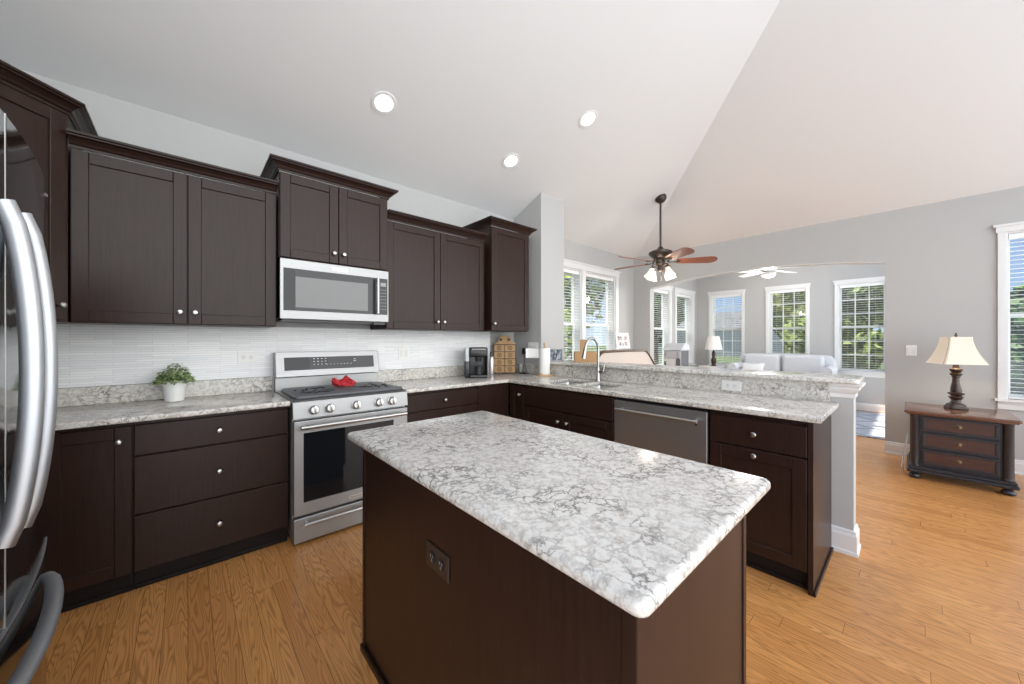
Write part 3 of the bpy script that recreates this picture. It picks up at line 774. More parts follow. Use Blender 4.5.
# local x runs along the diagonal face towards the range wall; origin at its right-hand edge
FD = 0.43
m = MB()
ic = Matrix.Rotation(R(-45), 3, 'Z')
poly = [(-0.463, 2.927), (-0.463, 3.279), (-1.069, 3.279), (-1.069, 2.623), (-0.767, 2.623)]
lp = [tuple((ic @ Vector((px + 0.463, py - 2.927, 0))).xy) for px, py in poly]
m.prism(lp, 0, 1.075, 'z'); bo = m.build('body', M['esp'], c, smooth=False)
d = shaker(-FD + 0.022, -0.020, 0.012, 1.062, y=-0.021, th=0.0205).build('door', M['esp'], c, smooth=False); knob(-0.048, 0.085, d, y=-0.021)
prof = [(0.0, 0.0), (0.007, 0.0), (0.007, 0.014), (0.015, 0.018), (0.022, 0.030), (0.038, 0.044), (0.052, 0.050), (0.052, 0.057), (0.062, 0.060), (0.062, 0.072), (0.0, 0.072)]
n1, n2 = Vector((.7071, -.7071, 0)), Vector((1, 0, 0)); mi = (n1 + n2) / (1 + n1.dot(n2))
m = MB(); rings = []
for dd_, u in prof:
    ring = []
    for p0, nn in ((Vector((-0.767, 2.623, 0)), n1), (Vector((-0.463, 2.927, 0)), mi), (Vector((-0.463, 3.279, 0)), n2)):
        q_ = p0 + nn * dd_ - Vector((-0.463, 2.927, 0)); q_ = ic @ q_; ring.append(m.bm.verts.new((q_.x, q_.y, 1.073 + u)))
    rings.append(ring)
for a, b_ in zip(rings, rings[1:] + rings[:1]):
    for k in range(2): m.bm.faces.new((a[k], a[k + 1], b_[k + 1], b_[k]))
for e_ in (0, -1): m.bm.faces.new([r_[e_] for r_ in rings])
bmesh.ops.recalc_face_normals(m.bm, faces=m.bm.faces[:]); m.build('crown_moulding', M['esp'], c, smooth=False)
c['label'] = 'tall diagonal dark corner wall cabinet partly behind the refrigerator'

# ------------------------------------------------------------------ worktops
def upstand_box(m, *a): m.box(*a, 0.003, 1)
CT0, CT1 = 0.884, 0.915
w = thing('worktop', 'speckled quartz worktop between refrigerator and range', 'worktop', (-0.3, 2.9, CT0))
def local(m, o): m.mtx(Matrix.Translation(-o.location)); return m
m = MB(); m.prism(rpoly(XL + .002, 0.481, 2.622, YW - .001, [0, 0.004, 0, 0]), CT0, CT1, 'z', 0.006, 3); local(m, w).build('slab', M['quartz'], w)
m = MB(); upstand_box(m, XL + .002, 0.481, YW - 0.022, YW - 0.0105, CT1, 1.022); local(m, w).build('upstand', M['quartz'], w, smooth=False)

w = thing('worktop', 'long speckled quartz worktop running round the corner and past the sink', 'worktop', (2.6, 1.8, CT0))
us = [1.262, 2.325, 2.450, 2.815, 2.964]; vs = [0.300, 1.625, 1.925, 1.975, 2.290, 2.632, YW - .001]
SK = [(2.450, 2.815, 1.625, 1.925), (2.450, 2.815, 1.975, 2.290)]
hs = skip_holes(SK)
m = MB(); m.grid(us, vs, CT0, CT1, lambda u, v: (u < 2.325 and v < 2.632) or hs(u, v), 'z', 0.006, 3)
local(m, w).build('slab', M['quartz'], w)
m = MB(); upstand_box(m, 1.262, 2.984, YW - 0.022, YW - 0.0105, CT1, 1.022)
upstand_box(m, 2.964, 2.984, 2.83, YW - 0.023, CT1, 1.022); m.box(2.964, 2.984, 0.340, 2.83, CT0, 1.036)
local(m, w).build('upstand', M['quartz'], w, smooth=False)

w = thing('bar_top', 'raised narrow quartz bar ledge on the half wall behind the sink', 'worktop', (3.1, 1.5, 1.038))
m = MB(); m.prism(rpoly(2.915, 3.285, 0.205, 2.818, [0.03, 0.03, 0, 0]), 1.038, 1.068, 'z', 0.008, 3); local(m, w).build('slab', M['quartz'], w)

# ------------------------------------------------------------------ sink and faucet
s = thing('kitchen_sink', 'double bowl steel sink set under the quartz worktop', 'sink', (2.63, 1.96, 0.70))
for (a, c_, e, f) in SK:
    m = MB(); bm = m.bm
    r0 = rpoly(a - .004, c_ + .004, e - .004, f + .004, 0.012, 4); r1 = rpoly(a + .01, c_ - .01, e + .01, f - .01, 0.05, 4)
    n = len(r0)
    t0 = [bm.verts.new((x, y, CT0 - 0.001)) for x, y in r0]; t1 = [bm.verts.new((x, y, 0.715)) for x, y in r1]
    for k in range(n): bm.faces.new((t0[k], t0[(k + 1) % n], t1[(k + 1) % n], t1[k]))
    bm.faces.new(t1); bmesh.ops.recalc_face_normals(bm, faces=bm.faces[:])
    local(m, s).build('bowl', M['sinksteel'], s, ang=60)
    m = MB(); m.lathe([(0.045, 0), (0.045, 0.003), (0.03, 0.004), (0.02, 0.001)], ((a + c_) / 2, (e + f) / 2, 0.7155), 18); local(m, s).build('drain', M['sinksteel'], s)
f = thing('faucet', 'tall gooseneck brushed steel faucet behind the sink', 'faucet', (2.885, 1.985, CT1))
m = MB(); m.lathe([(0.028, 0), (0.028, 0.006), (0.024, 0.012), (0.020, 0.05), (0.018, 0.12), (0.016, 0.125)], (0, 0, 0), 20); m.build('base', M['chrome'], f)
pts_ = [(0, 0, 0.12), (0, 0, 0.285)]
for k in range(1, 13):
    a = PI * k / 12 * 0.93
    pts_.append((-0.085 + 0.085 * math.cos(a), 0.012 - 0.012 * math.cos(a), 0.285 + 0.115 * math.sin(a)))
m = MB(); m.tube(pts_, 0.0125, 12); m.build('spout', M['chrome'], f)
tip = Vector(pts_[-1]); dr = (Vector(pts_[-1]) - Vector(pts_[-2])).normalized()
m = MB(); m.cyl(tip, tip + dr * 0.07, 0.015, 0.018, 14); m.cyl(tip + dr * 0.07, tip + dr * 0.10, 0.018, 0.020, 14); m.build('spray_head', M['chrome'], f)
m = MB(); m.cyl((0, -0.012, 0.085), (0, -0.060, 0.085), 0.017, 0.017, 14); m.cyl((0, -0.055, 0.09), (0.012, -0.062, 0.165), 0.007, 0.005, 10); m.build('lever', M['chrome'], f)

# ------------------------------------------------------------------ dishwasher
d = thing('dishwasher', 'stainless steel dishwasher with a bar handle under the peninsula worktop', 'dishwasher', (2.345, 1.478, 0), R(-90))
W = 0.650
m = MB(); m.box(0.004, W - 0.004, 0.03, 0.60, 0.10, 0.876); m.build('body', M['black'], d, smooth=False)
m = MB(); m.box(0.004, W - 0.004, 0.0, 0.03, 0.115, 0.858, 0.004, 2); dd = m.build('door', M['steelv'], d, smooth=False)
m = MB(); m.box(0.004, W - 0.004, 0.012, 0.03, 0.860, 0.877); m.build('control_strip', M['black'], d, smooth=False)
m = MB(); m.cyl((0.045, -0.048, 0.800), (W - 0.045, -0.048, 0.800), 0.011, 0.011, 16)
for x in (0.07, W - 0.07): m.cyl((x, -0.048, 0.800), (x, 0.0, 0.800), 0.008, 0.008, 12)
m.build('handle', M['bar'], dd)
m = MB(); m.box(0.004, W - 0.004, 0.055, 0.5, 0.0, 0.10); m.box(0.0, W, 0.042, 0.055, 0, 0.022, 0.004); m.build('toe_kick', M['kick'], d, smooth=False)
m = MB(); m.cyl((W - 0.068, 0.0005, 0.775), (W - 0.068, -0.002, 0.775), 0.007, 0.007, 12); m.build('badge', M['black'], dd)

# ------------------------------------------------------------------ range
RX0, RX1 = 0.487, 1.253
rg = thing('gas_range', 'stainless steel range with five knobs and a glass oven door', 'range', (RX0, 2.600, 0))
W = RX1 - RX0
m = MB(); m.box(0.003, W - 0.003, 0.03, 0.655, 0.03, 0.905); m.build('body', M['steel'], rg, smooth=False)
for x in (0.05, W - 0.05):
    for y in (0.08, 0.6): MB().cyl((x, y, 0), (x, y, 0.03), 0.02, 0.02, 12).build('levelling_foot', M['black'], rg)
m = MB(); m.prism([(0.0, 0.798), (-0.018, 0.802), (-0.006, 0.905), (0.03, 0.918), (0.64, 0.918), (0.64, 0.80)], 0, W, 'x', 0.003, 2); cp = m.build('control_panel', M['steel'], rg, smooth=False)
for kx in (0.118, 0.213, 0.383, 0.541, 0.638):
    m = MB(); n = Vector((0, -1, 0.12)).normalized()
    m.lathe([(0.032, 0), (0.032, 0.006), (0.028, 0.008), (0.026, 0.028), (0.022, 0.034)], (kx, -0.014, 0.850), 20, n)
    m.box(kx - 0.0055, kx + 0.0055, -0.066, -0.040, 0.828, 0.880, 0.002)
    m.build('knob', M['nickel'], rg)
m = MB(); m.box(0.004, W - 0.004, -0.020, 0.028, 0.186, 0.786, 0.006, 2); od = m.build('oven_door', M['steel'], rg, smooth=False)
m = MB(); m.box(0.058, W - 0.115, -0.0215, -0.015, 0.268, 0.708, 0.001, 1); m.build('oven_window', M['blackglass'], od, smooth=False)
m = MB(); m.cyl((0.035, -0.070, 0.752), (W - 0.035, -0.070, 0.752), 0.0135, 0.0135, 18)
for x in (0.055, W - 0.055): m.cyl((x, -0.070, 0.752), (x, -0.019, 0.752), 0.010, 0.012, 12)
m.build('handle', M['bar'], od)
m = MB(); m.box(0.330, 0.445, -0.0225, -0.0195, 0.207, 0.232, 0.001, 1); bd = m.build('badge', M['nickel'], od, smooth=False)
m = MB(); m.box(0.345, 0.430, -0.0231, -0.0226, 0.216, 0.222); m.build('badge_lettering', M['greymark'], od, smooth=False)
m = MB(); m.box(0.004, W - 0.004, -0.018, 0.028, 0.016, 0.172, 0.006, 2); dr_ = m.build('warming_drawer', M['steel'], rg, smooth=False)
m = MB(); m.cyl((0.055, -0.060, 0.140), (W - 0.055, -0.060, 0.140), 0.010, 0.010, 16)
for x in (0.075, W - 0.075): m.cyl((x, -0.060, 0.140), (x, -0.017, 0.140), 0.008, 0.009, 12)
m.build('handle', M['bar'], dr_)
m = MB(); m.box(0.0, W, 0.585, 0.655, 0.90, 1.012); m.prism([(0.545, 1.022), (0.655, 1.022), (0.655, 1.205), (0.578, 1.205)], -0.004, W + 0.004, 'x', 0.004, 2)
bg_ = m.build('backguard', M['steel'], rg, smooth=False)
def slant(z): return 0.545 + (z - 1.022) / (1.205 - 1.022) * 0.033
m = MB(); m.prism([(slant(1.068) - 0.0025, 1.068), (slant(1.068) + .01, 1.068), (slant(1.166) + .01, 1.166), (slant(1.166) - 0.0025, 1.166)], 0.052, W - 0.042, 'x'); dp = m.build('display', M['greyglass'], rg, smooth=False)
m = MB(); m.prism([(slant(1.068) - 0.003, 1.069), (slant(1.068) + .005, 1.069), (slant(1.166) + .005, 1.165), (slant(1.166) - 0.003, 1.165)], 0.054, 0.222, 'x'); m.build('dark_screen', M['blackglass'], dp, smooth=False)
m = MB()
def dot(x, z, w, h): m.box(x - w, x + w, slant(z) - 0.0034, slant(z) - 0.0026, z - h, z + h)
for i in range(4):
    for j in range(3): dot(0.255 + i * 0.028, 1.152 - j * 0.022, 0.005, 0.002)
for i in range(8): dot(0.35 + i * 0.026, 1.105, 0.004, 0.002)
m.build('keypad_markings', M['mark'], dp, smooth=False); m = MB()
for j in range(2): dot(0.565, 1.142 - j * 0.015, 0.008, 0.002)
m.build('clock_markings', M['mark'], dp, smooth=False)
# grey cover lying over the burners
cv = tag(MB().prism(rpoly(-0.365, 0.365, -0.27, 0.27, [0.03, 0.03, 0.09, 0.09]), 0.0, 0.020, 'z', 0.007, 3).build('stove_cover', M['matgrey']), 'dark grey rounded cover lying over the range burners', 'stove cover')
cv.location = (RX0 + W / 2, 2.890, 0.9185)
m = MB()
rs = random.Random(3)
for cx_ in (-0.20, 0.21):
    for k in range(22):
        x = cx_ + rs.uniform(-.12, .12); y = rs.uniform(-.15, .13); a = rs.uniform(0, PI); L = rs.uniform(.02, .055)
        m.box(-L, L, -0.007, 0.007, 0.0195, 0.0206, mtx=Matrix.Translation((x, y, 0)) @ Matrix.Rotation(a, 4, 'Z'))
m.build('black_pattern', plain('matt_black_print', (0.006, 0.006, 0.007), 0.9, spec=0.1), cv, smooth=False)
# crumpled red cloth
m = MB(); bmesh.ops.create_icosphere(m.bm, subdivisions=4, radius=1)
from mathutils import noise as mnoise
for v in m.bm.verts:
    q = v.co.copy(); nz = mnoise.noise(q * 2.3 + Vector((3, 1, 7))) * 0.45 + mnoise.noise(q * 5) * 0.22
    l_ = 1 + nz
    v.co = Vector((q.x * 0.080 * l_, q.y * 0.040 * l_, max(-0.0, 0.028 + q.z * 0.036 * l_)))
for v in m.bm.verts: v.co.z = max(v.co.z, 0.0); v.co.z += 0.014 * math.sin(v.co.x * 60) * (1 if v.co.z > .02 else 0)
cl = tag(m.build('red_cloth', M['red']), 'crumpled red cloth lying on the grey stove cover', 'cloth'); cl.location = (0.905, 2.985, 0.9391); cl.rotation_euler = (0, 0, R(-20))

# ------------------------------------------------------------------ microwave
MX0, MX1 = 0.464, 1.222
mw = thing('microwave', 'stainless over-the-range microwave under the raised cabinet', 'microwave', (MX0, 2.868, 1.440))
W = MX1 - MX0; H = 0.420
m = MB(); m.box(0.003, W - 0.003, 0.022, 0.405, 0.012, H + 0.004); m.build('body', M['black'], mw, smooth=False)
m = MB(); m.box(0, W, 0, 0.022, 0.006, H, 0.003, 2); dr_ = m.build('door', M['steel'], mw, smooth=False)
m = MB(); m.box(0.020, W - 0.010, -0.002, 0.006, 0.064, 0.356); fr = m.build('control_glass', M['greyglass'], mw, smooth=False)
m = MB(); m.box(0.022, 0.092, -0.0024, 0.0, 0.066, 0.354); m.build('dark_edge', M['blackglass'], fr, smooth=False)
m = MB(); m.box(0.092, 0.590, -0.0028, 0.0, 0.088, 0.302); m.build('viewing_window', M['mwglass'], fr, smooth=False)
m = MB(); m.cyl((0.655, -0.042, 0.070), (0.655, -0.042, 0.350), 0.011, 0.011, 16)
for z in (0.085, 0.335): m.cyl((0.655, -0.042, z), (0.655, 0, z), 0.008, 0.009, 12)
m.build('handle', M['bar'], dr_)
m = MB()
m.box(0.690, 0.735, -0.0028, -0.0021, 0.292, 0.322)
for i in range(3):
    for j in range(7): m.box(0.690 + i * 0.017, 0.698 + i * 0.017, -0.0028, -0.0021, 0.262 - j * 0.026, 0.266 - j * 0.026)
m.build('keypad_markings', M['greymark'], fr, smooth=False)
m = MB(); m.box(0.328, 0.440, -0.0025, 0.0, 0.372, 0.396, 0.001, 1); bd = m.build('badge', M['nickel'], dr_, smooth=False)
m = MB(); m.box(0.340, 0.428, -0.0031, -0.0026, 0.381, 0.387); m.build('badge_lettering', M['greymark'], dr_, smooth=False)
m = MB(); m.box(0.02, W - 0.02, 0.03, 0.39, -0.004, 0.012); m.box(W - 0.115, W - 0.02, 0.02, 0.06, -0.016, 0.004); m.build('bottom_vent', M['black'], mw, smooth=False)

# ------------------------------------------------------------------ island
isl = thing('kitchen_island', 'dark wood kitchen island with a thick white veined quartz top', 'kitchen island', (0.85, 0.92, 0))
def L(m): return m.mtx(Matrix.Translation((-0.85, -0.92, 0)))
IX0, IX1, IY0, IY1 = 0.545, 1.125, 0.300, 1.545
m = MB(); m.box(IX0 + .012, IX1 - .022, IY0 + .012, IY1 - .012, 0.0, 0.884); L(m).build('body', M['esp'], isl, smooth=False)
m = MB(); m.box(IX0 + .004, IX0 + .012, IY0 + .030, IY1 - .022, 0, 0.884); L(m).build('side_panel', M['esp'], isl, smooth=False)
m = MB(); m.box(IX0 + .030, IX1 - .022, IY0 + .004, IY0 + .012, 0, 0.884); L(m).build('end_panel', M['esp'], isl, smooth=False)
for (x, y) in ((IX0, IY0), (IX0, IY1 - .022), (IX1 - .022, IY0)):
    m = MB(); m.box(x, x + (.030 if x == IX0 and y == IY0 else .022), y, y + (.030 if x == IX0 and y == IY0 else .022), 0, 0.884, 0.002, 1); L(m).build('corner_stile', M['esp'], isl, smooth=False)
m = MB(); m.box(IX0 - .010, IX0 + .004, IY0 - .010, IY1 + .004, 0, 0.030, 0.006, 2); m.box(IX0 + .004, IX1 - .02, IY0 - .010, IY0 + .004, 0, 0.030, 0.006, 2); L(m).build('shoe_moulding', M['esp'], isl, smooth=False)
for k in range(2):
    y0 = IY0 + .03 + k * 0.60
    m = shaker(0, 0.59, 0.11, 0.872); m.mtx(Matrix.Translation((IX1 - .0, y0, 0)) @ Matrix.Rotation(R(90), 4, 'Z')); dd = L(m).build('door', M['esp'], isl, smooth=False)
    m = MB(); m.lathe([(0.0075, 0), (0.005, 0.012), (0.0145, 0.022), (0.0145, 0.026), (0.004, 0.032)], (IX1, y0 + (0.55 if k == 0 else 0.04), 0.80), 14, (1, 0, 0)); L(m).build('knob', M['nickel'], dd)
m = MB(); m.prism(rpoly(0.490, 1.204, 0.258, 1.578, 0.022, 5), 0.885, 0.916, 'z', 0.012, 4); L(m).build('top', M['quartz'], isl)
# outlet in the island's long side
o = thing('electrical_outlet', 'dark bronze double outlet on the long side of the island', 'outlet', (IX0 + .004, 0.935, 0.650), R(-90))
m = MB(); m.box(-0.063, 0.063, -0.005, 0, -0.037, 0.037, 0.002, 1); pl = m.build('cover_plate', M['outlet_dark'], o, smooth=False)
for x in (-0.026, 0.026):
    m = MB(); m.lathe([(0.020, 0), (0.020, 0.0015), (0.017, 0.0022)], (x, -0.005, 0), 18, (0, -1, 0)); so = m.build('socket', M['black'], pl)
    m = MB()
    for dx, dz in ((-0.006, .004), (0.006, .004), (0, -.008)): m.box(x + dx - .0016, x + dx + .0016, -0.0078, -0.0074, dz - .004, dz + .004)
    m.build('slots', M['greymark'], pl, smooth=False)

# ------------------------------------------------------------------ refrigerator
fr = thing('refrigerator', 'black stainless french door refrigerator at the left edge', 'refrigerator', (-0.66, 1.285, 0), R(90))
# local: x runs along +Y, y runs into the fridge (-X), front plane of the doors at y = -0.373 in the middle
HW = 0.515
def fy(x): return -0.373 + 0.040 * (x / HW) ** 2
m = MB(); m.box(-HW + .005, HW - .005, -0.26, 0.38, 0.03, 1.755); m.build('body', M['black'], fr, smooth=False)
def curved(x0, x1, z0, z1, n=14):
    poly = [(x0 + (x1 - x0) * k / n, fy(x0 + (x1 - x0) * k / n)) for k in range(n + 1)] + [(x1, -0.265), (x0, -0.265)]
    m = MB(); m.prism(poly, z0, z1, 'z', 0.004, 2); return m
dl = curved(-HW, -0.003, 0.69, 1.780).build('door', M['fridge'], fr); dr2 = curved(0.003, HW, 0.69, 1.780).build('door', M['fridge'], fr)
fz = curved(-HW, HW, 0.075, 0.678).build('freezer_drawer', M['fridge'], fr)
m = MB(); m.box(-HW + .01, HW - .01, -0.30, -0.2, 0.0, 0.07); m.build('base_grille', M['black'], fr, smooth=False)
for sx, par in ((-0.052, dl), (0.052, dr2)):
    P_ = []
    for k in range(17):
        t = k / 16.0
        P_.append((sx, fy(sx) - 0.008 - 0.037 * math.sin(PI * t) ** 0.6, 0.882 + 0.70 * t))
    m = MB(); m.tube(P_, 0.017, 12, flat=(1.0, 0.75)); m.build('handle', M['fridge_bar'], par)
P_ = []
for k in range(25):
    t = k / 24.0; x = -0.38 + 0.76 * t
    P_.append((x, fy(x) - 0.006 - 0.034 * math.sin(PI * t) ** 0.5, 0.620))
m = MB(); m.tube(P_, 0.017, 12, flat=(1.0, 0.75)); m.build('handle', M['fridge_bar'], fz)
for (x0, x1, z0, par) in ((-HW, -0.003, 0.684, dl), (0.003, HW, 0.684, dr2)):
    n = 12
    poly = [(x0 + (x1 - x0) * k / n, fy(x0 + (x1 - x0) * k / n) - .002) for k in range(n + 1)] + [(x1, -0.30), (x0, -0.30)]
    m = MB(); m.prism(poly, z0 - .004, z0 + .005, 'z'); m.build('edge_trim', M['fridge_bar'], par, smooth=False)
m = MB(); m.box(-0.0029, 0.0029, fy(0) - .0005, -0.3, 0.69, 1.779); m.build('centre_seam', M['nickel'], fr, smooth=False)
m = MB(); m.box(0.452, 0.488, fy(.47) - .001, fy(.47) + .006, 1.738, 1.745); m.build('badge', M['greymark'], dr2, smooth=False)

# ================================================================== things on the worktops
# potted plant
p = thing('potted_plant', 'small leafy green plant in a white tapered pot on the left worktop', 'potted plant', (-0.063, 3.125, CT1 + .0005))
m = MB(); m.lathe([(0.044, 0), (0.046, 0.002), (0.060, 0.112), (0.063, 0.128), (0.059, 0.128), (0.056, 0.112)], (0, 0, 0), 28); po = m.build('pot', M['pot'], p)
m = MB(); m.lathe([(0.0555, 0), (0.0555, 0.004)], (0, 0, 0.110), 20); m.build('soil', M['soil'], p)
rs = random.Random(11); m = MB(); ms = MB()
for k in range(760):
    a = rs.uniform(0, 2 * PI); rr = 0.092 * math.sqrt(rs.random()); h = 0.128 + rs.uniform(0, 1) * 0.115 * (1 - (rr / 0.105) ** 2) - 0.012 * (rr / .09)
    c_ = Vector((rr * math.cos(a), rr * math.sin(a) * .95, max(h, .118)))
    mt = Matrix.Translation(c_) @ Matrix.Rotation(rs.uniform(0, 2 * PI), 4, 'Z') @ Matrix.Rotation(rs.uniform(-0.2, 1.1), 4, 'Y')
    sl, sw = rs.uniform(.015, .025), rs.uniform(.006, .010)
    q = [(0, 0, 0), (sl * .5, sw, .002), (sl, 0, 0), (sl * .5, -sw, .002)]
    v = [m.bm.verts.new(mt @ Vector(x)) for x in q]; m.bm.faces.new(v)
for k in range(26):
    a = rs.uniform(0, 2 * PI); rr = rs.uniform(.02, .075)
    ms.tube([(0.35 * rr * math.cos(a), 0.35 * rr * math.sin(a), 0.112), (rr * math.cos(a), rr * math.sin(a), 0.205 - rr * .5)], 0.0013, 5)
ms.build('stems', M['stem'], p); m.build('leaves', M['leaf'], p, smooth=False)

def wall_plate(label, loc, rz, w, n, kind, group=None, h=0.115, cat='outlet', name='electrical_outlet'):
    o = thing(name, label, cat, loc, rz, group)
    m = MB(); m.box(-w / 2, w / 2, -0.005, 0, -h / 2, h / 2, 0.002, 1); pl = m.build('cover_plate', M['plate'], o, smooth=False)
    for i in range(n):
        x = (i - (n - 1) / 2) * 0.046 * (1 if w > h else 1)
        if kind == 'duplex_h':
            m = MB()
            for dx in (-0.022, 0.022): m.lathe([(0.016, 0), (0.016, 0.002)], (x + dx, -0.005, 0), 16, (0, -1, 0))
            so = m.build('sockets', M['trim'], pl)
            m = MB()
            for dx in (-0.022, 0.022):
                for dz in (-.006, .006): m.box(x + dx - .005, x + dx + .003, -0.0074, -0.0071, dz - .0013, dz + .0013)
            m.build('slots', M['greymark'], pl, smooth=False)
        else:
            m = MB(); m.box(x - 0.0165, x + 0.0165, -0.0075, -0.004, -0.033, 0.033, 0.002, 1); m.build('rocker', M['trim'], pl, smooth=False)
    return o
wall_plate('ivory outlet plate on the tile left of the range', (0.325, YW - .0105, 1.172), 0, 0.118, 1, 'duplex_h', h=0.068)
wall_plate('ivory two-gang switch plate on the tile right of the range', (1.545, YW - .0105, 1.170), 0, 0.118, 2, 'rocker', cat='switch', name='switch_plate')
wall_plate('ivory outlet plate on the quartz below the bar ledge', (2.9635, 0.885, 0.965), R(-90), 0.128, 1, 'duplex_h', h=0.074)
wall_plate('small white two-gang light switch beside the arched opening', (XF - .0005, 0.005, 1.183), R(-90), 0.083, 2, 'rocker', cat='switch', name='light_switch', h=0.118)
wp = wall_plate('wide white plate on the return wall near the paper towels', (2.9845, 2.945, 1.215), R(-90), 0.165, 3, 'rocker', cat='switch', name='switch_plate')
# charger and cord plugged by the wide plate
ch = thing('phone_charger', 'black plug-in charger hanging below the wide white plate', 'charger', (2.968, 3.065, 1.17), R(-90))
m = MB(); m.box(-0.022, 0.022, -0.030, 0.016, -0.035, 0.035, 0.004, 2); m.build('plug', M['black'], ch, smooth=False)
P_ = [(0.0, -0.01, -0.034), (0.01, -0.02, -0.10), (0.04, -0.04, -0.18), (0.09, -0.06, -0.245), (0.14, -0.08, -0.2515), (0.17, -0.11, -0.2515), (0.15, -0.15, -0.2515), (0.10, -0.13, -0.2515)]
m = MB(); m.tube(P_, 0.003, 6); m.build('cord', M['black'], ch)
m = MB(); m.box(0.07, 0.13, -0.15, -0.11, -0.2545, -0.2395, 0.004, 2); m.build('cord_end', M['black'], ch, smooth=False)

# coffee maker
k = thing('coffee_maker', 'black single-serve coffee maker on the corner worktop', 'coffee maker', (2.235, 3.045, CT1 + .0005), R(-30))
m = MB(); m.box(-0.075, 0.105, -0.02, 0.12, 0.0, 0.30, 0.012, 3); m.box(-0.075, 0.105, -0.13, 0.0, 0.215, 0.31, 0.012, 3); m.build('body', M['black'], k)
m = MB(); m.box(-0.075, 0.105, -0.14, 0.0, 0.0, 0.030, 0.008, 2); m.build('drip_tray', M['black'], k)
m = MB(); m.box(-0.118, -0.077, -0.10, 0.10, 0.0, 0.165, 0.006, 2); m.build('tank_base', M['black'], k)
m = MB(); m.box(-0.116, -0.078, -0.098, 0.098, 0.167, 0.305, 0.006, 2); m.build('water_tank', plain('pale_tank', (0.62, 0.64, 0.66), 0.2), k)
m = MB(); m.cyl((0.02, -0.07, 0.165), (0.02, -0.07, 0.215), 0.026, 0.034, 18); m.build('brew_nozzle', M['greyglass'], k)
m = MB(); m.box(0.1055, 0.109, -0.135, 0.115, 0.012, 0.30, 0.001, 1); m.build('steel_side', M['bar'], k, smooth=False)
m = MB(); m.tube([(-0.05, -0.132, 0.285), (-0.05, -0.152, 0.29), (0.08, -0.152, 0.29), (0.08, -0.132, 0.285)], 0.007, 8); m.build('lid_handle', M['bar'], k)
m = MB(); m.lathe([(0.032, 0), (0.035, 0.003), (0.038, 0.085), (0.036, 0.085), (0.033, 0.005)], (0.02, -0.075, 0.0305), 18); m.build('cup_holder', M['greyglass'], k)
# slim bottle behind it
bt = thing('frother_bottle', 'slim silver bottle with black top between coffee maker and wooden box', 'bottle', (2.540, 3.165, CT1 + .0005))
m = MB(); m.lathe([(0.030, 0), (0.031, 0.004), (0.031, 0.17), (0.022, 0.195), (0.016, 0.205)], (0, 0, 0), 20); m.build('body', plain('silver_bottle', (0.62, 0.58, 0.57), 0.3, 0.7), bt)
m = MB(); m.lathe([(0.019, 0), (0.020, 0.03), (0.016, 0.045), (0.007, 0.05)], (0, 0, 0.205), 16); m.build('cap', M['black'], bt)

# wooden cubby box with a gabled top
g = thing('wooden_drawer_box', 'tan wooden box of eight small drawers with a stepped top', 'drawer box', (2.700, 3.125, CT1 + .0005), R(-42))
m = MB(); m.box(-0.130, 0.130, 0.012, 0.085, 0, 0.335, 0.003, 1); m.build('case', M['rail'], g, smooth=False)
m = MB(); m.prism([(-0.130, 0.3355), (0.130, 0.3355), (0.118, 0.352), (0.075, 0.362), (0.066, 0.415), (0.040, 0.436), (-0.040, 0.436), (-0.066, 0.415), (-0.075, 0.362), (-0.118, 0.352)], 0.012, 0.030, 'y', 0.003, 1); tp = m.build('crest', M['crate'], g, smooth=False)
m = MB()
for x in (-0.045, 0.045): m.lathe([(0.015, 0), (0.015, 0.001)], (x, 0.0116, 0.388), 14, (0, -1, 0))
m.build('burnt_marks', M['burnt'], tp)
for i in range(2):
    for j in range(4):
        x0 = -0.122 + i * 0.124; z0 = 0.010 + j * 0.081
        dw = MB().box(x0 + .002, x0 + 0.118, 0.0, 0.060, z0 + .002, z0 + 0.074, 0.003, 1).build('drawer', M['crate'], g, smooth=False)
        m = MB(); cx_, cz_ = x0 + 0.060, z0 + 0.038
        ring = []
        n = 18
        for q in range(n):
            a0 = 2 * PI * q / n; a1 = 2 * PI * (q + 1) / n
            v = [m.bm.verts.new((cx_ + r_ * math.cos(a), -0.0006, cz_ + r_ * math.sin(a))) for r_, a in ((0.026, a0), (0.026, a1), (0.019, a1), (0.019, a0))]
            m.bm.faces.new(v)
        m.box(cx_ - 0.006, cx_ + 0.006, -0.0008, -0.0002, cz_ - 0.010, cz_ + 0.010)
        m.build('burnt_mark', M['burnt'], dw, smooth=False)
# small glass
gl = tag(MB().lathe([(0.026, 0), (0.028, 0.002), (0.034, 0.10), (0.032, 0.10), (0.026, 0.006)], (0, 0, 0), 20).build('drinking_glass', M['glassware']), 'small clear drinking glass right of the wooden drawer box', 'glass'); gl.location = (2.865, 3.025, CT1 + .0005)

# paper towel
pt = thing('paper_towel_holder', 'white paper towel roll on a round wooden holder by the sink', 'paper towels', (2.850, 2.640, CT1 + .0005))
m = MB(); m.lathe([(0.082, 0), (0.084, 0.004), (0.084, 0.012), (0.078, 0.016)], (0, 0, 0), 28); m.build('base', M['lightwood'], pt)
m = MB(); m.lathe([(0.009, 0.016), (0.009, 0.325), (0.015, 0.335), (0.013, 0.352), (0.005, 0.358)], (0, 0, 0), 14); m.build('post', M['lightwood'], pt)
m = MB(); m.lathe([(0.020, 0.018), (0.057, 0.018), (0.058, 0.020), (0.058, 0.294), (0.057, 0.296), (0.020, 0.296)], (0, 0, 0), 30, cap=False)
m.build('roll', M['paper'], pt)
m = MB()
P_ = [(0.030 - 0.145 * t, 0.050 + 0.035 * math.sin(t * 2.4)) for t in [q / 10 for q in range(11)]]
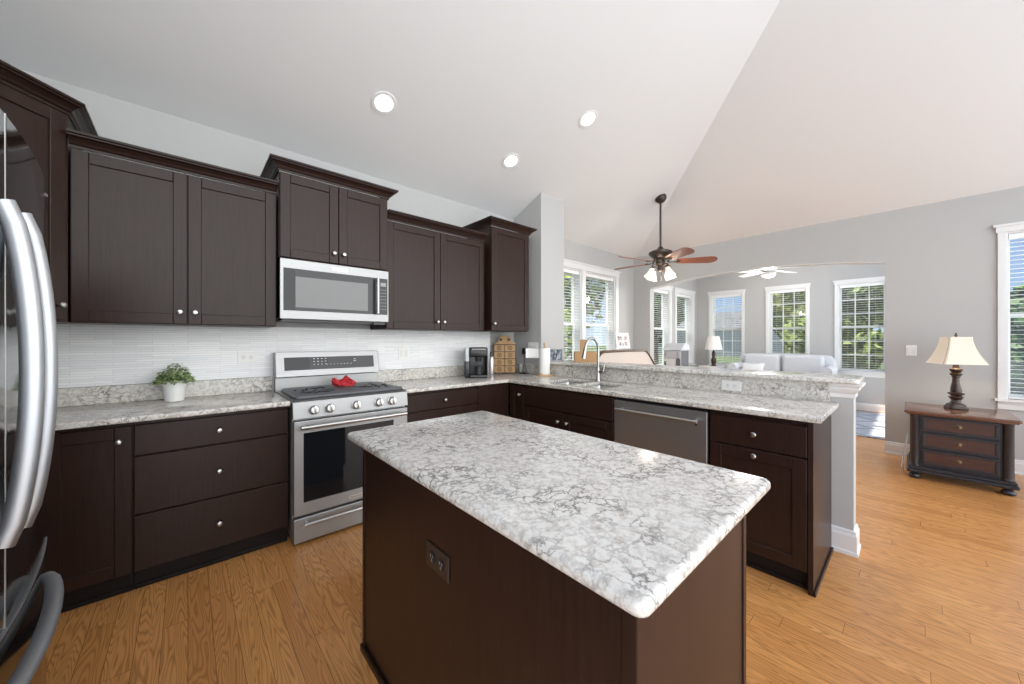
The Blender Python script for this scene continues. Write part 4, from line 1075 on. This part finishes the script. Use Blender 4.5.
# loose sheet leaving the roll towards the wall
v0 = [m.bm.verts.new((-0.030 + 0.05 * 0 - (x - 0.03) * -0.55, y + 0.004 + 0.10 * (0.03 - x) / .145, 0.19)) for x, y in P_]
v1 = [m.bm.verts.new((v.co.x, v.co.y, 0.292)) for v in v0]
for a in range(10): m.bm.faces.new((v0[a], v0[a + 1], v1[a + 1], v1[a]))
m.build('loose_sheet', M['paper'], pt)

# ------------------------------------------------------------------ on the bar ledge
BZ = 1.0685
def photo_frame(label, loc, rz, w, h, fr_w, fm, pics, tilt=R(12)):
    o = thing('photo_frame', label, 'photo frame', loc, rz)
    T = Matrix.Rotation(-tilt, 4, 'X')
    m = MB(); m.box(-w / 2, w / 2, 0, 0.014, 0, h, 0.002, 1, T); bo = m.build('frame', fm, o, smooth=False)
    for (x0, x1, z0, z1, mt) in pics:
        m = MB(); m.box(x0, x1, -0.0012, 0.004, z0, z1, 0, 1, T); m.build('picture', mt, o, smooth=False)
    m = MB(); m.box(-0.02, 0.02, 0.012, 0.016, 0.0, h * 0.7, 0, 1, Matrix.Translation((0, h * 0.34, 0)) @ Matrix.Rotation(R(14), 4, 'X')); m.build('easel_leg', M['black'], o, smooth=False)
    return o
photo_frame('small dark framed family photo standing on the bar ledge', (3.010, 2.640, BZ), R(-52), 0.175, 0.135, 0, plain('grey_frame', (0.30, 0.31, 0.33), 0.4), [(-0.078, 0.078, 0.010, 0.126, M['photo'])])
cb_ = thing('cardboard_box', 'open brown cardboard box on the bar ledge behind the faucet', 'box', (3.190, 2.365, BZ), R(-46))
m = MB()
t = 0.004; w2, d2, h2 = 0.115, 0.06, 0.105
m.box(-w2, w2, -d2, -d2 + t, 0, h2); m.box(-w2, w2, d2 - t, d2, 0, h2); m.box(-w2, -w2 + t, -d2 + t, d2 - t, 0, h2); m.box(w2 - t, w2, -d2 + t, d2 - t, 0, h2); m.box(-w2 + t, w2 - t, -d2 + t, d2 - t, 0, t)
m.build('body', M['card'], cb_, smooth=False)
m = MB(); m.box(-0.045, 0.030, d2 - t, d2 + 0.001, h2 + .001, 0.235); m.build('flap', M['card'], cb_, smooth=False)

# ================================================================== breakfast nook
# high backed settee with a scrolled walnut top rail
st = thing('settee', 'cream high-backed settee with scrolled dark wood top rail behind the bar', 'settee', (4.35, 2.62, 0))
def topz(x):   # local x
    x = abs(x)
    if x < 0.50: return 1.165 - 0.006 * (x / 0.5)
    t = min((x - 0.50) / 0.42, 1.0)
    return 1.159 - 0.245 * (t * t * (3 - 2 * t)) - 0.02 * t
xs = [-0.92 + 1.84 * q / 46 for q in range(47)]
m = MB(); m.prism([(-0.92, 0.30)] + [(0.92, 0.30)] + [(x, topz(x) - 0.02) for x in reversed(xs)], -0.06, 0.05, 'y', 0.008, 2); m.build('back', M['settee'], st)
m = MB(); m.tube([(x, -0.040, topz(x) - 0.008) for x in xs], 0.019, 10, flat=(1.9, 1.0)); m.build('top_rail', M['rail'], st)
m = MB(); m.box(-0.90, 0.90, 0.05, 0.52, 0.28, 0.47, 0.04, 3); m.build('seat', M['settee'], st)
for x in (-0.86, 0.86):
    for y in (0.0, 0.46): MB().cyl((x, y, 0), (x, y, 0.30), 0.018, 0.028, 12).build('leg', M['rail'], st)
photo_frame('white collage photo frame standing on the settee top rail', (4.365, 2.598, 1.1835), R(-20), 0.225, 0.215, 0, M['trim'],
            [(-0.080, -0.012, 0.115, 0.172, M['photo2']), (0.018, 0.070, 0.115, 0.172, M['photo2']), (-0.072, -0.030, 0.042, 0.092, M['photo2']), (-0.014, 0.014, 0.042, 0.080, M['photo2']), (0.028, 0.076, 0.042, 0.092, M['photo2'])], R(10))

# ceiling fan in the nook
FX_, FY_ = 4.72, 2.26
FZ = ceil_h(FX_, FY_)
fan = thing('ceiling_fan', 'dark bronze ceiling fan with reddish blades and glass lights over the nook', 'ceiling fan', (FX_, FY_, 0))
nrm = Vector((0, -PITCH, -1)).normalized()
m = MB(); m.lathe([(0.072, 0.002), (0.074, 0.02), (0.062, 0.050), (0.035, 0.072), (0.020, 0.080)], (0, 0, FZ), 24, nrm); m.build('canopy', M['bronze'], fan)
m = MB(); m.cyl((0, 0, FZ - .06), (0, 0, 2.53), 0.0135, 0.0135, 14); m.build('downrod', M['bronze'], fan)
m = MB(); m.lathe([(0.030, 2.335), (0.060, 2.345), (0.085, 2.375), (0.090, 2.40), (0.125, 2.425), (0.150, 2.455), (0.150, 2.478), (0.110, 2.500), (0.050, 2.515), (0.030, 2.545), (0.018, 2.555)], (0, 0, 0), 28); m.build('motor', M['bronze'], fan)
right = Vector((math.sin(R(48)), -math.cos(R(48)), 0)); fwd_ = Vector((math.cos(R(48)), math.sin(R(48)), 0))
base_a = math.atan2(right.y, right.x) + R(-12)
for q in range(5):
    a = base_a + 2 * PI * q / 5
    T = Matrix.Rotation(a, 4, 'Z')
    m = MB()
    for r0, r1, w_ in ((0.09, 0.17, 0.013), (0.16, 0.24, 0.030)):
        m.box(r0, r1, -w_, w_, 2.338, 2.346, 0.003, 1)
    m.cyl((0.10, 0, 2.342), (0.10, 0, 2.385), 0.012, 0.016, 10); m.mtx(T); br_ = m.build('blade_bracket', M['bronze'], fan)
    m = MB(); pl = []
    n = 10
    for k_ in range(n + 1):
        t = k_ / n; pl.append((0.20 + 0.40 * t, -(0.056 + 0.026 * t)))
    for k_ in range(1, 10):
        b_ = -PI / 2 + PI * k_ / 10; pl.append((0.60 + 0.10 * math.cos(b_), 0.082 * math.sin(b_)))
    for k_ in range(n + 1):
        t = 1 - k_ / n; pl.append((0.20 + 0.40 * t, (0.056 + 0.026 * t)))
    m.prism(pl, -0.004, 0.004, 'z', 0.002, 1)
    m.mtx(T @ Matrix.Translation((0, 0, 2.352)) @ Matrix.Rotation(R(-19), 4, 'X')); m.build('blade', M['blade'], br_)
m = MB(); m.lathe([(0.012, 2.215), (0.03, 2.225), (0.042, 2.25), (0.042, 2.30), (0.06, 2.32), (0.06, 2.34)], (0, 0, 0), 20); lk = m.build('light_kit', M['bronze'], fan)
for q in range(4):
    a = base_a + R(30) + PI / 2 * q
    dv = Vector((math.cos(a), math.sin(a), 0)); c0 = dv * 0.045 + Vector((0, 0, 2.285)); c1 = dv * 0.125 + Vector((0, 0, 2.300)); c2 = dv * 0.135 + Vector((0, 0, 2.270))
    m = MB(); m.tube([c0, dv * 0.09 + Vector((0, 0, 2.305)), c1, c2], 0.007, 8); m.cyl(c2 + Vector((0, 0, .005)), c2 - Vector((0, 0, .03)), 0.024, 0.026, 14); arm = m.build('lamp_arm', M['bronze'], fan)
    ax = (dv * 0.35 + Vector((0, 0, -1))).normalized()
    m = MB(); m.lathe([(0.026, 0.0), (0.032, 0.02), (0.040, 0.05), (0.052, 0.085), (0.074, 0.125), (0.072, 0.125), (0.050, 0.088), (0.028, 0.01)], c2 - Vector((0, 0, .02)), 20, ax, cap=False); m.build('glass_shade', M['shade_glass'], arm)
m = MB(); m.tube([(0.03, 0, 2.23), (0.032, 0, 2.10)], 0.002, 6); m.sphere((0.032, 0, 2.092), 0.009); m.tube([(-0.02, -0.02, 2.23), (-0.022, -0.022, 2.14)], 0.002, 6); m.sphere((-0.022, -0.022, 2.132), 0.009); m.build('pull_chain', M['bronze'], fan)
ld = bpy.data.lights.new('fan_bulb', 'POINT'); ld.energy = 4; ld.color = (1, 0.88, 0.72); ld.shadow_soft_size = 0.08
lo = bpy.data.objects.new('fan_bulb', ld); COL.objects.link(lo); lo.location = (FX_, FY_, 2.12)

# recessed ceiling lights
def can_light(label, x, y):
    z = ceil_h(x, y); n = Vector((0, -PITCH, -1)).normalized()
    o = thing('recessed_light', label, 'ceiling light', (x, y, z), 0, 'recessed lights in the sloping kitchen ceiling')
    m = MB(); m.lathe([(0.088, -0.001), (0.092, 0.003), (0.090, 0.006), (0.068, 0.007), (0.060, 0.001), (0.060, -0.001)], (0, 0, 0), 28, n, cap=False); m.build('trim_ring', M['can_white'], o)
    m = MB(); m.lathe([(0.0605, -0.001), (0.0605, 0.0025)], (0, 0, 0), 24, n); m.build('lens', M['lampglow'], o, smooth=False)
can_light('lit recessed ceiling light above the range cabinets, leftmost', 1.084, 2.627)
can_light('lit recessed ceiling light nearest the ceiling crease, rightmost of the three', 2.732, 1.990)
can_light('lit recessed ceiling light between the other two, lowest in the photo', 2.360, 2.636)

# ================================================================== living side: chest and lamp
ct = thing('chest_of_drawers', 'black and mahogany three-drawer chest against the grey wall', 'chest', (5.10, 0.012, 0), R(-90))
W, D = 0.585, 0.60
m = MB(); m.box(0.0, W, 0.02, D, 0.115, 0.600); m.build('body', M['chest_black'], ct, smooth=False)
m = MB(); m.box(-0.020, W + 0.020, -0.030, D + 0.02, 0.600, 0.612, 0.004, 2); m.prism(rpoly(-0.036, W + 0.036, -0.046, D + 0.03, [0.02, 0.02, 0, 0]), 0.612, 0.638, 'z', 0.008, 3); m.build('top', M['chest_top'], ct)
for x in (0.032, W - 0.032):
    m = MB(); m.lathe([(0.034, 0.118), (0.034, 0.130), (0.028, 0.138), (0.028, 0.575), (0.034, 0.585), (0.034, 0.600)], (x, 0.016, 0), 20); m.build('column', M['chest_black'], ct)
for j in range(3):
    z0 = 0.140 + j * 0.154; z1 = z0 + 0.142
    m = MB(); x0, x1 = 0.075, W - 0.075
    m.box(x0, x1, 0.002, 0.02, z0, z0 + .022, 0.004, 2); m.box(x0, x1, 0.002, 0.02, z1 - .022, z1, 0.004, 2); m.box(x0, x0 + .022, 0.002, 0.02, z0 + .022, z1 - .022, 0.004, 2); m.box(x1 - .022, x1, 0.002, 0.02, z0 + .022, z1 - .022, 0.004, 2)
    dw = m.build('drawer', M['chest_black'], ct, smooth=False)
    m = MB(); m.box(x0 + .020, x1 - .020, 0.008, 0.019, z0 + .020, z1 - .020); m.build('drawer_panel', M['chest_red'], dw, smooth=False)
    m = MB(); m.lathe([(0.020, 0.0), (0.020, 0.002), (0.006, 0.004), (0.006, 0.012), (0.014, 0.016), (0.012, 0.024), (0.003, 0.027)], (W / 2, 0.008, (z0 + z1) / 2), 16, (0, -1, 0)); m.build('knob', M['brass'], dw)
m = MB(); m.box(-0.012, W + 0.012, -0.022, D, 0.090, 0.116, 0.006, 2); m.box(-0.022, W + 0.022, -0.032, D, 0.060, 0.090, 0.008, 2); m.build('plinth', M['chest_black'], ct, smooth=False)
for x in (0.03, W - 0.03):
    for y in (0.012, D - 0.05):
        m = MB(); m.lathe([(0.026, 0), (0.038, 0.008), (0.042, 0.022), (0.036, 0.038), (0.024, 0.046), (0.03, 0.060)], (x, y, 0), 18); m.build('foot', M['chest_black'], ct)
lp_ = thing('table_lamp', 'lit table lamp with cream bell shade on the black chest', 'table lamp', (5.50, -0.285, 0.6385), R(0))
m = MB(); m.lathe([(0.064, 0), (0.066, 0.006), (0.063, 0.024), (0.056, 0.028), (0.052, 0.044), (0.044, 0.050)], (0, 0, 0), 32, square=6, rot=R(20)); m.build('base', M['lamp_body'], lp_)
m = MB(); m.lathe([(0.046, 0.048), (0.034, 0.070), (0.030, 0.085), (0.042, 0.100), (0.050, 0.112), (0.044, 0.124), (0.033, 0.132), (0.054, 0.142), (0.056, 0.150), (0.036, 0.158), (0.038, 0.175), (0.034, 0.21), (0.026, 0.255), (0.024, 0.30), (0.030, 0.308), (0.030, 0.318), (0.040, 0.326), (0.042, 0.336), (0.030, 0.346), (0.036, 0.360), (0.044, 0.372), (0.044, 0.382), (0.026, 0.394), (0.020, 0.410), (0.020, 0.445)], (0, 0, 0), 28); m.build('stem', M['lamp_body'], lp_)
def bell_shade(root, zb, zt, rb, rt, mat, rot=0.0, n=4, name='lamp_shade'):
    m = MB(); bm = m.bm; N = 12; rings = []
    cor = []
    for k in range(n):
        a = rot + 2 * PI * (k + .5) / n
        for da in (-0.09, 0.09): cor.append(a + da)
    for k in range(N + 1):
        t = k / N; r_ = rt + (rb - rt) * (1 - t) ** 1.7; z = zb + (zt - zb) * t
        rings.append([bm.verts.new((r_ * math.cos(a), r_ * math.sin(a), z)) for a in cor])
    for a, c_ in zip(rings[:-1], rings[1:]):
        for k in range(len(cor)): bm.faces.new((a[k], a[(k + 1) % len(cor)], c_[(k + 1) % len(cor)], c_[k]))
    sh = m.build(name, mat, root, ang=25)
    m = MB()
    for a in cor[::2]:
        aa = a + 0.09
        m.tube([((rt + (rb - rt) * (1 - k / N) ** 1.7 + .001) * math.cos(aa), (rt + (rb - rt) * (1 - k / N) ** 1.7 + .001) * math.sin(aa), zb + (zt - zb) * k / N) for k in range(N + 1)], 0.0025, 5)
    m.build('shade_seam', M['seam'], sh)
    return sh
bell_shade(lp_, 0.432, 0.690, 0.205, 0.108, M['shade'], rot=R(20))
m = MB(); m.tube([(0, 0, 0.445), (0.0, 0.0, 0.70)], 0.003, 6); m.tube([(-0.09, 0, 0.685), (0.09, 0, 0.685)], 0.002, 6); m.build('harp', M['brass'], lp_)
m = MB(); m.lathe([(0.006, 0.690), (0.011, 0.700), (0.011, 0.708), (0.005, 0.714), (0.008, 0.722), (0.003, 0.730)], (0, 0, 0), 12); m.build('finial', M['bronze'], lp_)
ld = bpy.data.lights.new('lamp_bulb', 'POINT'); ld.energy = 2.5; ld.color = (1, 0.78, 0.52); ld.shadow_soft_size = 0.04
lo = bpy.data.objects.new('lamp_bulb', ld); COL.objects.link(lo); lo.parent = lp_; lo.location = (0, 0, 0.56)
P_ = [(5.72, 0.03, 0.30), (5.60, 0.06, 0.10), (5.45, 0.07, 0.006), (5.30, 0.055, 0.006), (5.20, 0.06, 0.05), (5.15, 0.045, 0.16), (5.22, 0.04, 0.20), (5.5, 0.05, 0.12), (5.9, 0.03, 0.25)]
m = MB(); m.tube(P_, 0.004, 6); tag(m.build('lamp_cord', M['cord']), 'pale cord hanging down the left side of the black chest', 'cord')

# ================================================================== sun room
rg_ = tag(MB().box(6.74, 9.08, 0.12, 2.9, 0.0005, 0.010).build('rug', M['rug'], smooth=False), 'blue-grey rug with dark diagonal lattice on the sunroom floor', 'rug')
so = thing('sofa', 'white two-cushion sofa under the middle sunroom window', 'sofa', (8.62, 1.72, 0.0105), R(-90))
SW = 0.80
m = MB(); m.box(-SW + .02, SW - .02, -0.42, 0.40, 0.06, 0.30, 0.02, 2); m.build('base', M['sofa'], so)
m = MB()
m.prism([(-SW + .01, 0.28), (SW - .01, 0.28)] + [(SW - .01 - 0.0, 0.80), (SW - .03, 0.93), (SW - .10, 0.99), (SW - .25, 1.005), (-SW + .25, 1.005), (-SW + .10, 0.99), (-SW + .03, 0.93), (-SW + .01, 0.80)], 0.20, 0.42, 'y', 0.03, 3); m.build('back', M['sofa'], so)
for s_ in (-1, 1):
    a, c_ = sorted((s_ * 0.02, s_ * (SW - 0.16)))
    m = MB(); m.box(a, c_, 0.02, 0.22, 0.44, 1.000, 0.06, 4); m.build('back_cushion', M['sofa'], so)
    m = MB(); m.box(a, c_, -0.42, 0.06, 0.302, 0.46, 0.05, 4); m.build('seat_cushion', M['sofa'], so)
    a, c_ = sorted((s_ * (SW - 0.17), s_ * (SW + 0.02)))
    m = MB(); m.box(a, c_, -0.42, 0.24, 0.06, 0.70, 0.06, 4); m.tube([(s_ * (SW - 0.07), -0.43, 0.735), (s_ * (SW - 0.07), 0.20, 0.735)], 0.085, 14); m.build('arm', M['sofa'], so)
for x in (-SW + .08, SW - .08):
    for y in (-0.36, 0.34): MB().cyl((x, y, 0), (x, y, 0.07), 0.022, 0.028, 10).build('leg', M['rail'], so)
# white cushion with pompoms, standing on the sofa seat by the left arm
def cushion(label, loc, rz, w, h, mat, tilt=R(14)):
    o = thing('cushion', label, 'cushion', loc, rz)
    m = MB(); bm = m.bm; N = 12; T = Matrix.Rotation(-tilt, 4, 'X'); F = {}
    for sd in (-1, 1):
        for i in range(N + 1):
            for j in range(N + 1):
                u, v = i / N * 2 - 1, j / N * 2 - 1
                th = 0.075 * ((1 - u * u) * (1 - v * v)) ** 0.4
                sx = 1 - 0.10 * (1 - v * v) ** 1.0 * abs(u) ** 3; sz = 1 - 0.10 * (1 - u * u) * abs(v) ** 3
                key = (i, j, 0 if i in (0, N) or j in (0, N) else sd)
                if key not in F: F[key] = bm.verts.new(T @ Vector((u * w / 2 * sx, sd * th, h / 2 + v * h / 2 * sz)))
        for i in range(N):
            for j in range(N):
                q = []
                for (a, c_) in ((i, j), (i + 1, j), (i + 1, j + 1), (i, j + 1)): q.append(F[(a, c_, 0 if a in (0, N) or c_ in (0, N) else sd)])
                bm.faces.new(q)
    bmesh.ops.recalc_face_normals(bm, faces=bm.faces[:]); m.build('cover', mat, o)
    m = MB()
    for u in (-.3, .05, .38): m.sphere(T @ Vector((u * w, -0.072, h * .28)), 0.018)
    m.build('pompoms', plain('pompom', (0.42, 0.38, 0.38), 0.9), o)
    return o
cushion('white cushion with grey pompoms at the left end of the white sofa', (8.36, 2.14, 0.475), R(-90), 0.40, 0.38, M['pillow'])
# end table and lamp
et = thing('side_table', 'small white side table left of the white sofa', 'side table', (8.72, 3.00, 0.0105), 0)
m = MB(); m.lathe([(0.26, 0.685), (0.27, 0.690), (0.27, 0.705), (0.26, 0.71)], (0, 0, 0), 30); m.build('table_top', M['trim'], et)
m = MB(); m.lathe([(0.16, 0), (0.16, 0.02), (0.04, 0.05), (0.03, 0.3), (0.04, 0.66), (0.08, 0.685)], (0, 0, 0), 20); m.build('pedestal', M['trim'], et)
tl = thing('table_lamp', 'table lamp with pale drum shade and dark stem in the sunroom', 'table lamp', (8.72, 2.96, 0.721), 0)
m = MB(); m.lathe([(0.06, 0), (0.06, 0.015), (0.035, 0.03), (0.05, 0.08), (0.055, 0.14), (0.03, 0.20), (0.038, 0.25), (0.035, 0.31), (0.012, 0.35), (0.010, 0.42)], (0, 0, 0), 22); m.build('stem', M['lamp_body'], tl)
m = MB(); m.lathe([(0.175, 0.365), (0.115, 0.66)], (0, 0, 0), 28, cap=False); m.tube([(-0.115, 0, 0.655), (0.115, 0, 0.655)], 0.002, 6); m.tube([(0, 0, 0.42), (0, 0, 0.66)], 0.003, 6); m.build('lamp_shade', M['shade2'], tl)
# grey toy house
ty = thing('toy_house', 'grey play house with an arched dark doorway before the sunroom windows', 'toy house', (7.05, 3.14, 0), R(-90))
m = MB(); m.box(-0.17, 0.17, 0.0, 0.34, 0.0, 1.10, 0.004, 1); m.build('walls', M['toy'], ty, smooth=False)
m = MB(); m.prism([(-0.03, 1.101), (0.37, 1.101), (0.34, 1.215), (0.14, 1.235)], -0.185, 0.185, 'x', 0.004, 1); m.build('roof', M['toy'], ty, smooth=False)
m = MB(); m.box(0.1705, 0.178, 0.01, 0.33, 0.05, 1.09); m.build('dark_side', M['toydark'], ty, smooth=False)
m = MB(); m.box(-0.155, 0.155, -0.012, 0.0, 0.955, 1.085, 0.003, 1); pn = m.build('upper_panel', M['toy'], ty, smooth=False)
m = MB(); m.box(-0.13, -0.115, -0.02, -0.011, 0.99, 1.05); m.box(0.10, 0.115, -0.02, -0.011, 0.98, 1.07); m.build('latch', M['toymid'], pn, smooth=False)
m = MB(); m.box(-0.165, 0.06, -0.014, 0.0, 0.40, 0.93, 0.003, 1); lp2 = m.build('lower_panel', M['trim'], ty, smooth=False)
m = MB(); m.box(-0.155, -0.115, -0.0165, -0.0135, 0.72, 0.88); m.build('slot', M['toydark'], lp2, smooth=False)
m = MB(); m.prism([(0.075, 0.72), (0.155, 0.72), (0.155, 0.90)] + [(0.115 + 0.04 * math.cos(a), 0.90 + 0.05 * math.sin(a)) for a in [PI * q / 8 for q in range(1, 8)]] + [(0.075, 0.90)], -0.006, 0.001, 'y'); m.build('arched_doorway', M['toydark'], ty, smooth=False)
# white fan
wf = thing('ceiling_fan', 'white ceiling fan seen through the arch in the sunroom', 'ceiling fan', (7.30, 1.62, -0.05))
m = MB(); m.lathe([(0.06, 2.98), (0.07, 3.049)], (0, 0, 0), 20); m.cyl((0, 0, 2.60), (0, 0, 3.0), 0.013, 0.013, 12); m.build('downrod', M['trim'], wf)
m = MB(); m.lathe([(0.05, 2.50), (0.10, 2.51), (0.12, 2.54), (0.11, 2.58), (0.05, 2.61)], (0, 0, 0), 24); m.build('motor', M['trim'], wf)
m = MB(); m.lathe([(0.02, 2.405), (0.07, 2.415), (0.10, 2.445), (0.105, 2.48), (0.06, 2.50)], (0, 0, 0), 24); m.build('light_bowl', M['trim'], wf)
for q in range(5):
    a = R(-92) + 2 * PI * q / 5
    m = MB(); m.prism(rpoly(0.13, 0.68, -0.065, 0.065, [0.01, 0.05, 0.05, 0.01]), -0.004, 0.004, 'z'); m.mtx(Matrix.Rotation(a, 4, 'Z') @ Matrix.Translation((0, 0, 2.535)) @ Matrix.Rotation(R(9), 4, 'X')); m.build('blade', M['trim'], wf)

ld = bpy.data.lights.new('sunroom_fill', 'POINT'); ld.energy = 42; ld.color = (1, 0.96, 0.9); ld.shadow_soft_size = 0.1  # fill lamp added below the fan bowl to brighten the sunroom
lo = bpy.data.objects.new('sunroom_fill', ld); COL.objects.link(lo); lo.location = (7.30, 1.62, 2.30)

# ================================================================== outside
b = MB(); b.box(9.42, 90, -60, 90, -0.6, -0.4); b.box(-40, 9.42, 3.75, 90, -0.6, -0.4)
g_ = b.build('lawn', M['grass'], smooth=False); g_['kind'] = 'structure'
def tree(label, x, y, h, r, mat, seed, n=2600, trunk=0.35, leaf=0.16, name='tree'):
    o = thing(name, label, 'tree', (x, y, -0.4)); rs = random.Random(seed)
    m = MB(); m.tube([(0, 0, 0), (0.1, 0.05, h * .35), (0, 0, h * .8)], [0.16 * r / 2, 0.12 * r / 2, 0.03], 8)
    for k in range(5):
        a = rs.uniform(0, 2 * PI); z = h * rs.uniform(.3, .6); m.tube([(0.05, 0, z), (r * .6 * math.cos(a), r * .6 * math.sin(a), z + h * .22)], [0.05 * r / 2, 0.02], 6)
    m.build('trunk', M['bark'], o)
    m = MB(); bm = m.bm
    blobs = [(Vector((rs.uniform(-.55, .55) * r, rs.uniform(-.55, .55) * r, h * (trunk + (1 - trunk) * rs.uniform(.15, .85)))), r * rs.uniform(.4, .62)) for _ in range(9)]
    for k in range(n):
        c0, br_ = rs.choice(blobs)
        d_ = Vector((rs.gauss(0, 1), rs.gauss(0, 1), rs.gauss(0, 1))).normalized() * br_ * rs.uniform(.6, 1.0) ** .5
        c_ = c0 + d_; s_ = leaf * rs.uniform(.6, 1.4)
        u = Vector((rs.gauss(0, 1), rs.gauss(0, 1), rs.gauss(0, 1))).normalized(); w_ = u.orthogonal().normalized()
        bm.faces.new([bm.verts.new(c_ + u * s_), bm.verts.new(c_ + w_ * s_ * .55), bm.verts.new(c_ - u * s_), bm.verts.new(c_ - w_ * s_ * .55)])
    m.build('foliage', mat, o, smooth=False)
    return o
tree('bright yellow-green tree outside the nook window by the pillar', 8.0, 8.6, 4.1, 1.7, M['leafy1'], 1)
tree('thin olive tree outside the nook window by the room corner', 12.2, 9.6, 6.4, 2.0, M['leafy3'], 2, n=1500)
tree('dark green tree beyond the grey toy house', 17.5, 8.6, 4.6, 1.7, M['leafy2'], 3)
tree('olive tree right of the grey house, behind the middle sunroom window', 19.0, 3.6, 4.6, 1.2, M['leafy1'], 4)
tree('dense leafy tree filling the sunroom window right of the sofa', 13.2, 1.35, 5.2, 1.25, M['leafy3'], 5, n=4600, trunk=0.05)
tree('dark green tree below the blue sky outside the window behind the chest', 15.5, -1.95, 3.0, 1.35, M['leafy2'], 6, n=3400, trunk=0.05)
def house(label, x, y, rz, w, d, h, rh, mat):
    o = thing('house', label, 'house', (x, y, -0.4), rz)
    m = MB(); m.box(-w / 2, w / 2, -d / 2, d / 2, 0, h); m.build('siding_walls', mat, o, smooth=False)
    m = MB(); m.prism([(-d / 2 - .4, h), (d / 2 + .4, h), (0, h + rh)], -w / 2 - .4, w / 2 + .4, 'x'); m.build('roof', M['roofing'], o, smooth=False)
    for x_ in (-w * .3, 0, w * .3):
        for z in (0.9, h - 1.6):
            m = MB(); m.box(x_ - .45, x_ + .45, -d / 2 - .04, -d / 2 + .02, z, z + 1.2); wi = m.build('window', M['housewin'], o, smooth=False)
            m = MB(); m.box(x_ - .55, x_ + .55, -d / 2 - .06, -d / 2 - .041, z + 1.2, z + 1.3); m.box(x_ - .55, x_ + .55, -d / 2 - .06, -d / 2 - .041, z - .1, z); m.box(x_ - .55, x_ - .45, -d / 2 - .06, -d / 2 - .041, z, z + 1.2); m.box(x_ + .45, x_ + .55, -d / 2 - .06, -d / 2 - .041, z, z + 1.2); m.build('window_trim', M['trim'], wi, smooth=False)
    return o
house('grey sided house with dark roof far beyond the sunroom windows', 46.0, 15.5, R(-90), 15, 8, 2.9, 2.0, M['siding'])
house('beige house far beyond the nook windows', 21.5, 24.0, R(0), 11, 7, 2.7, 1.4, M['siding2'])
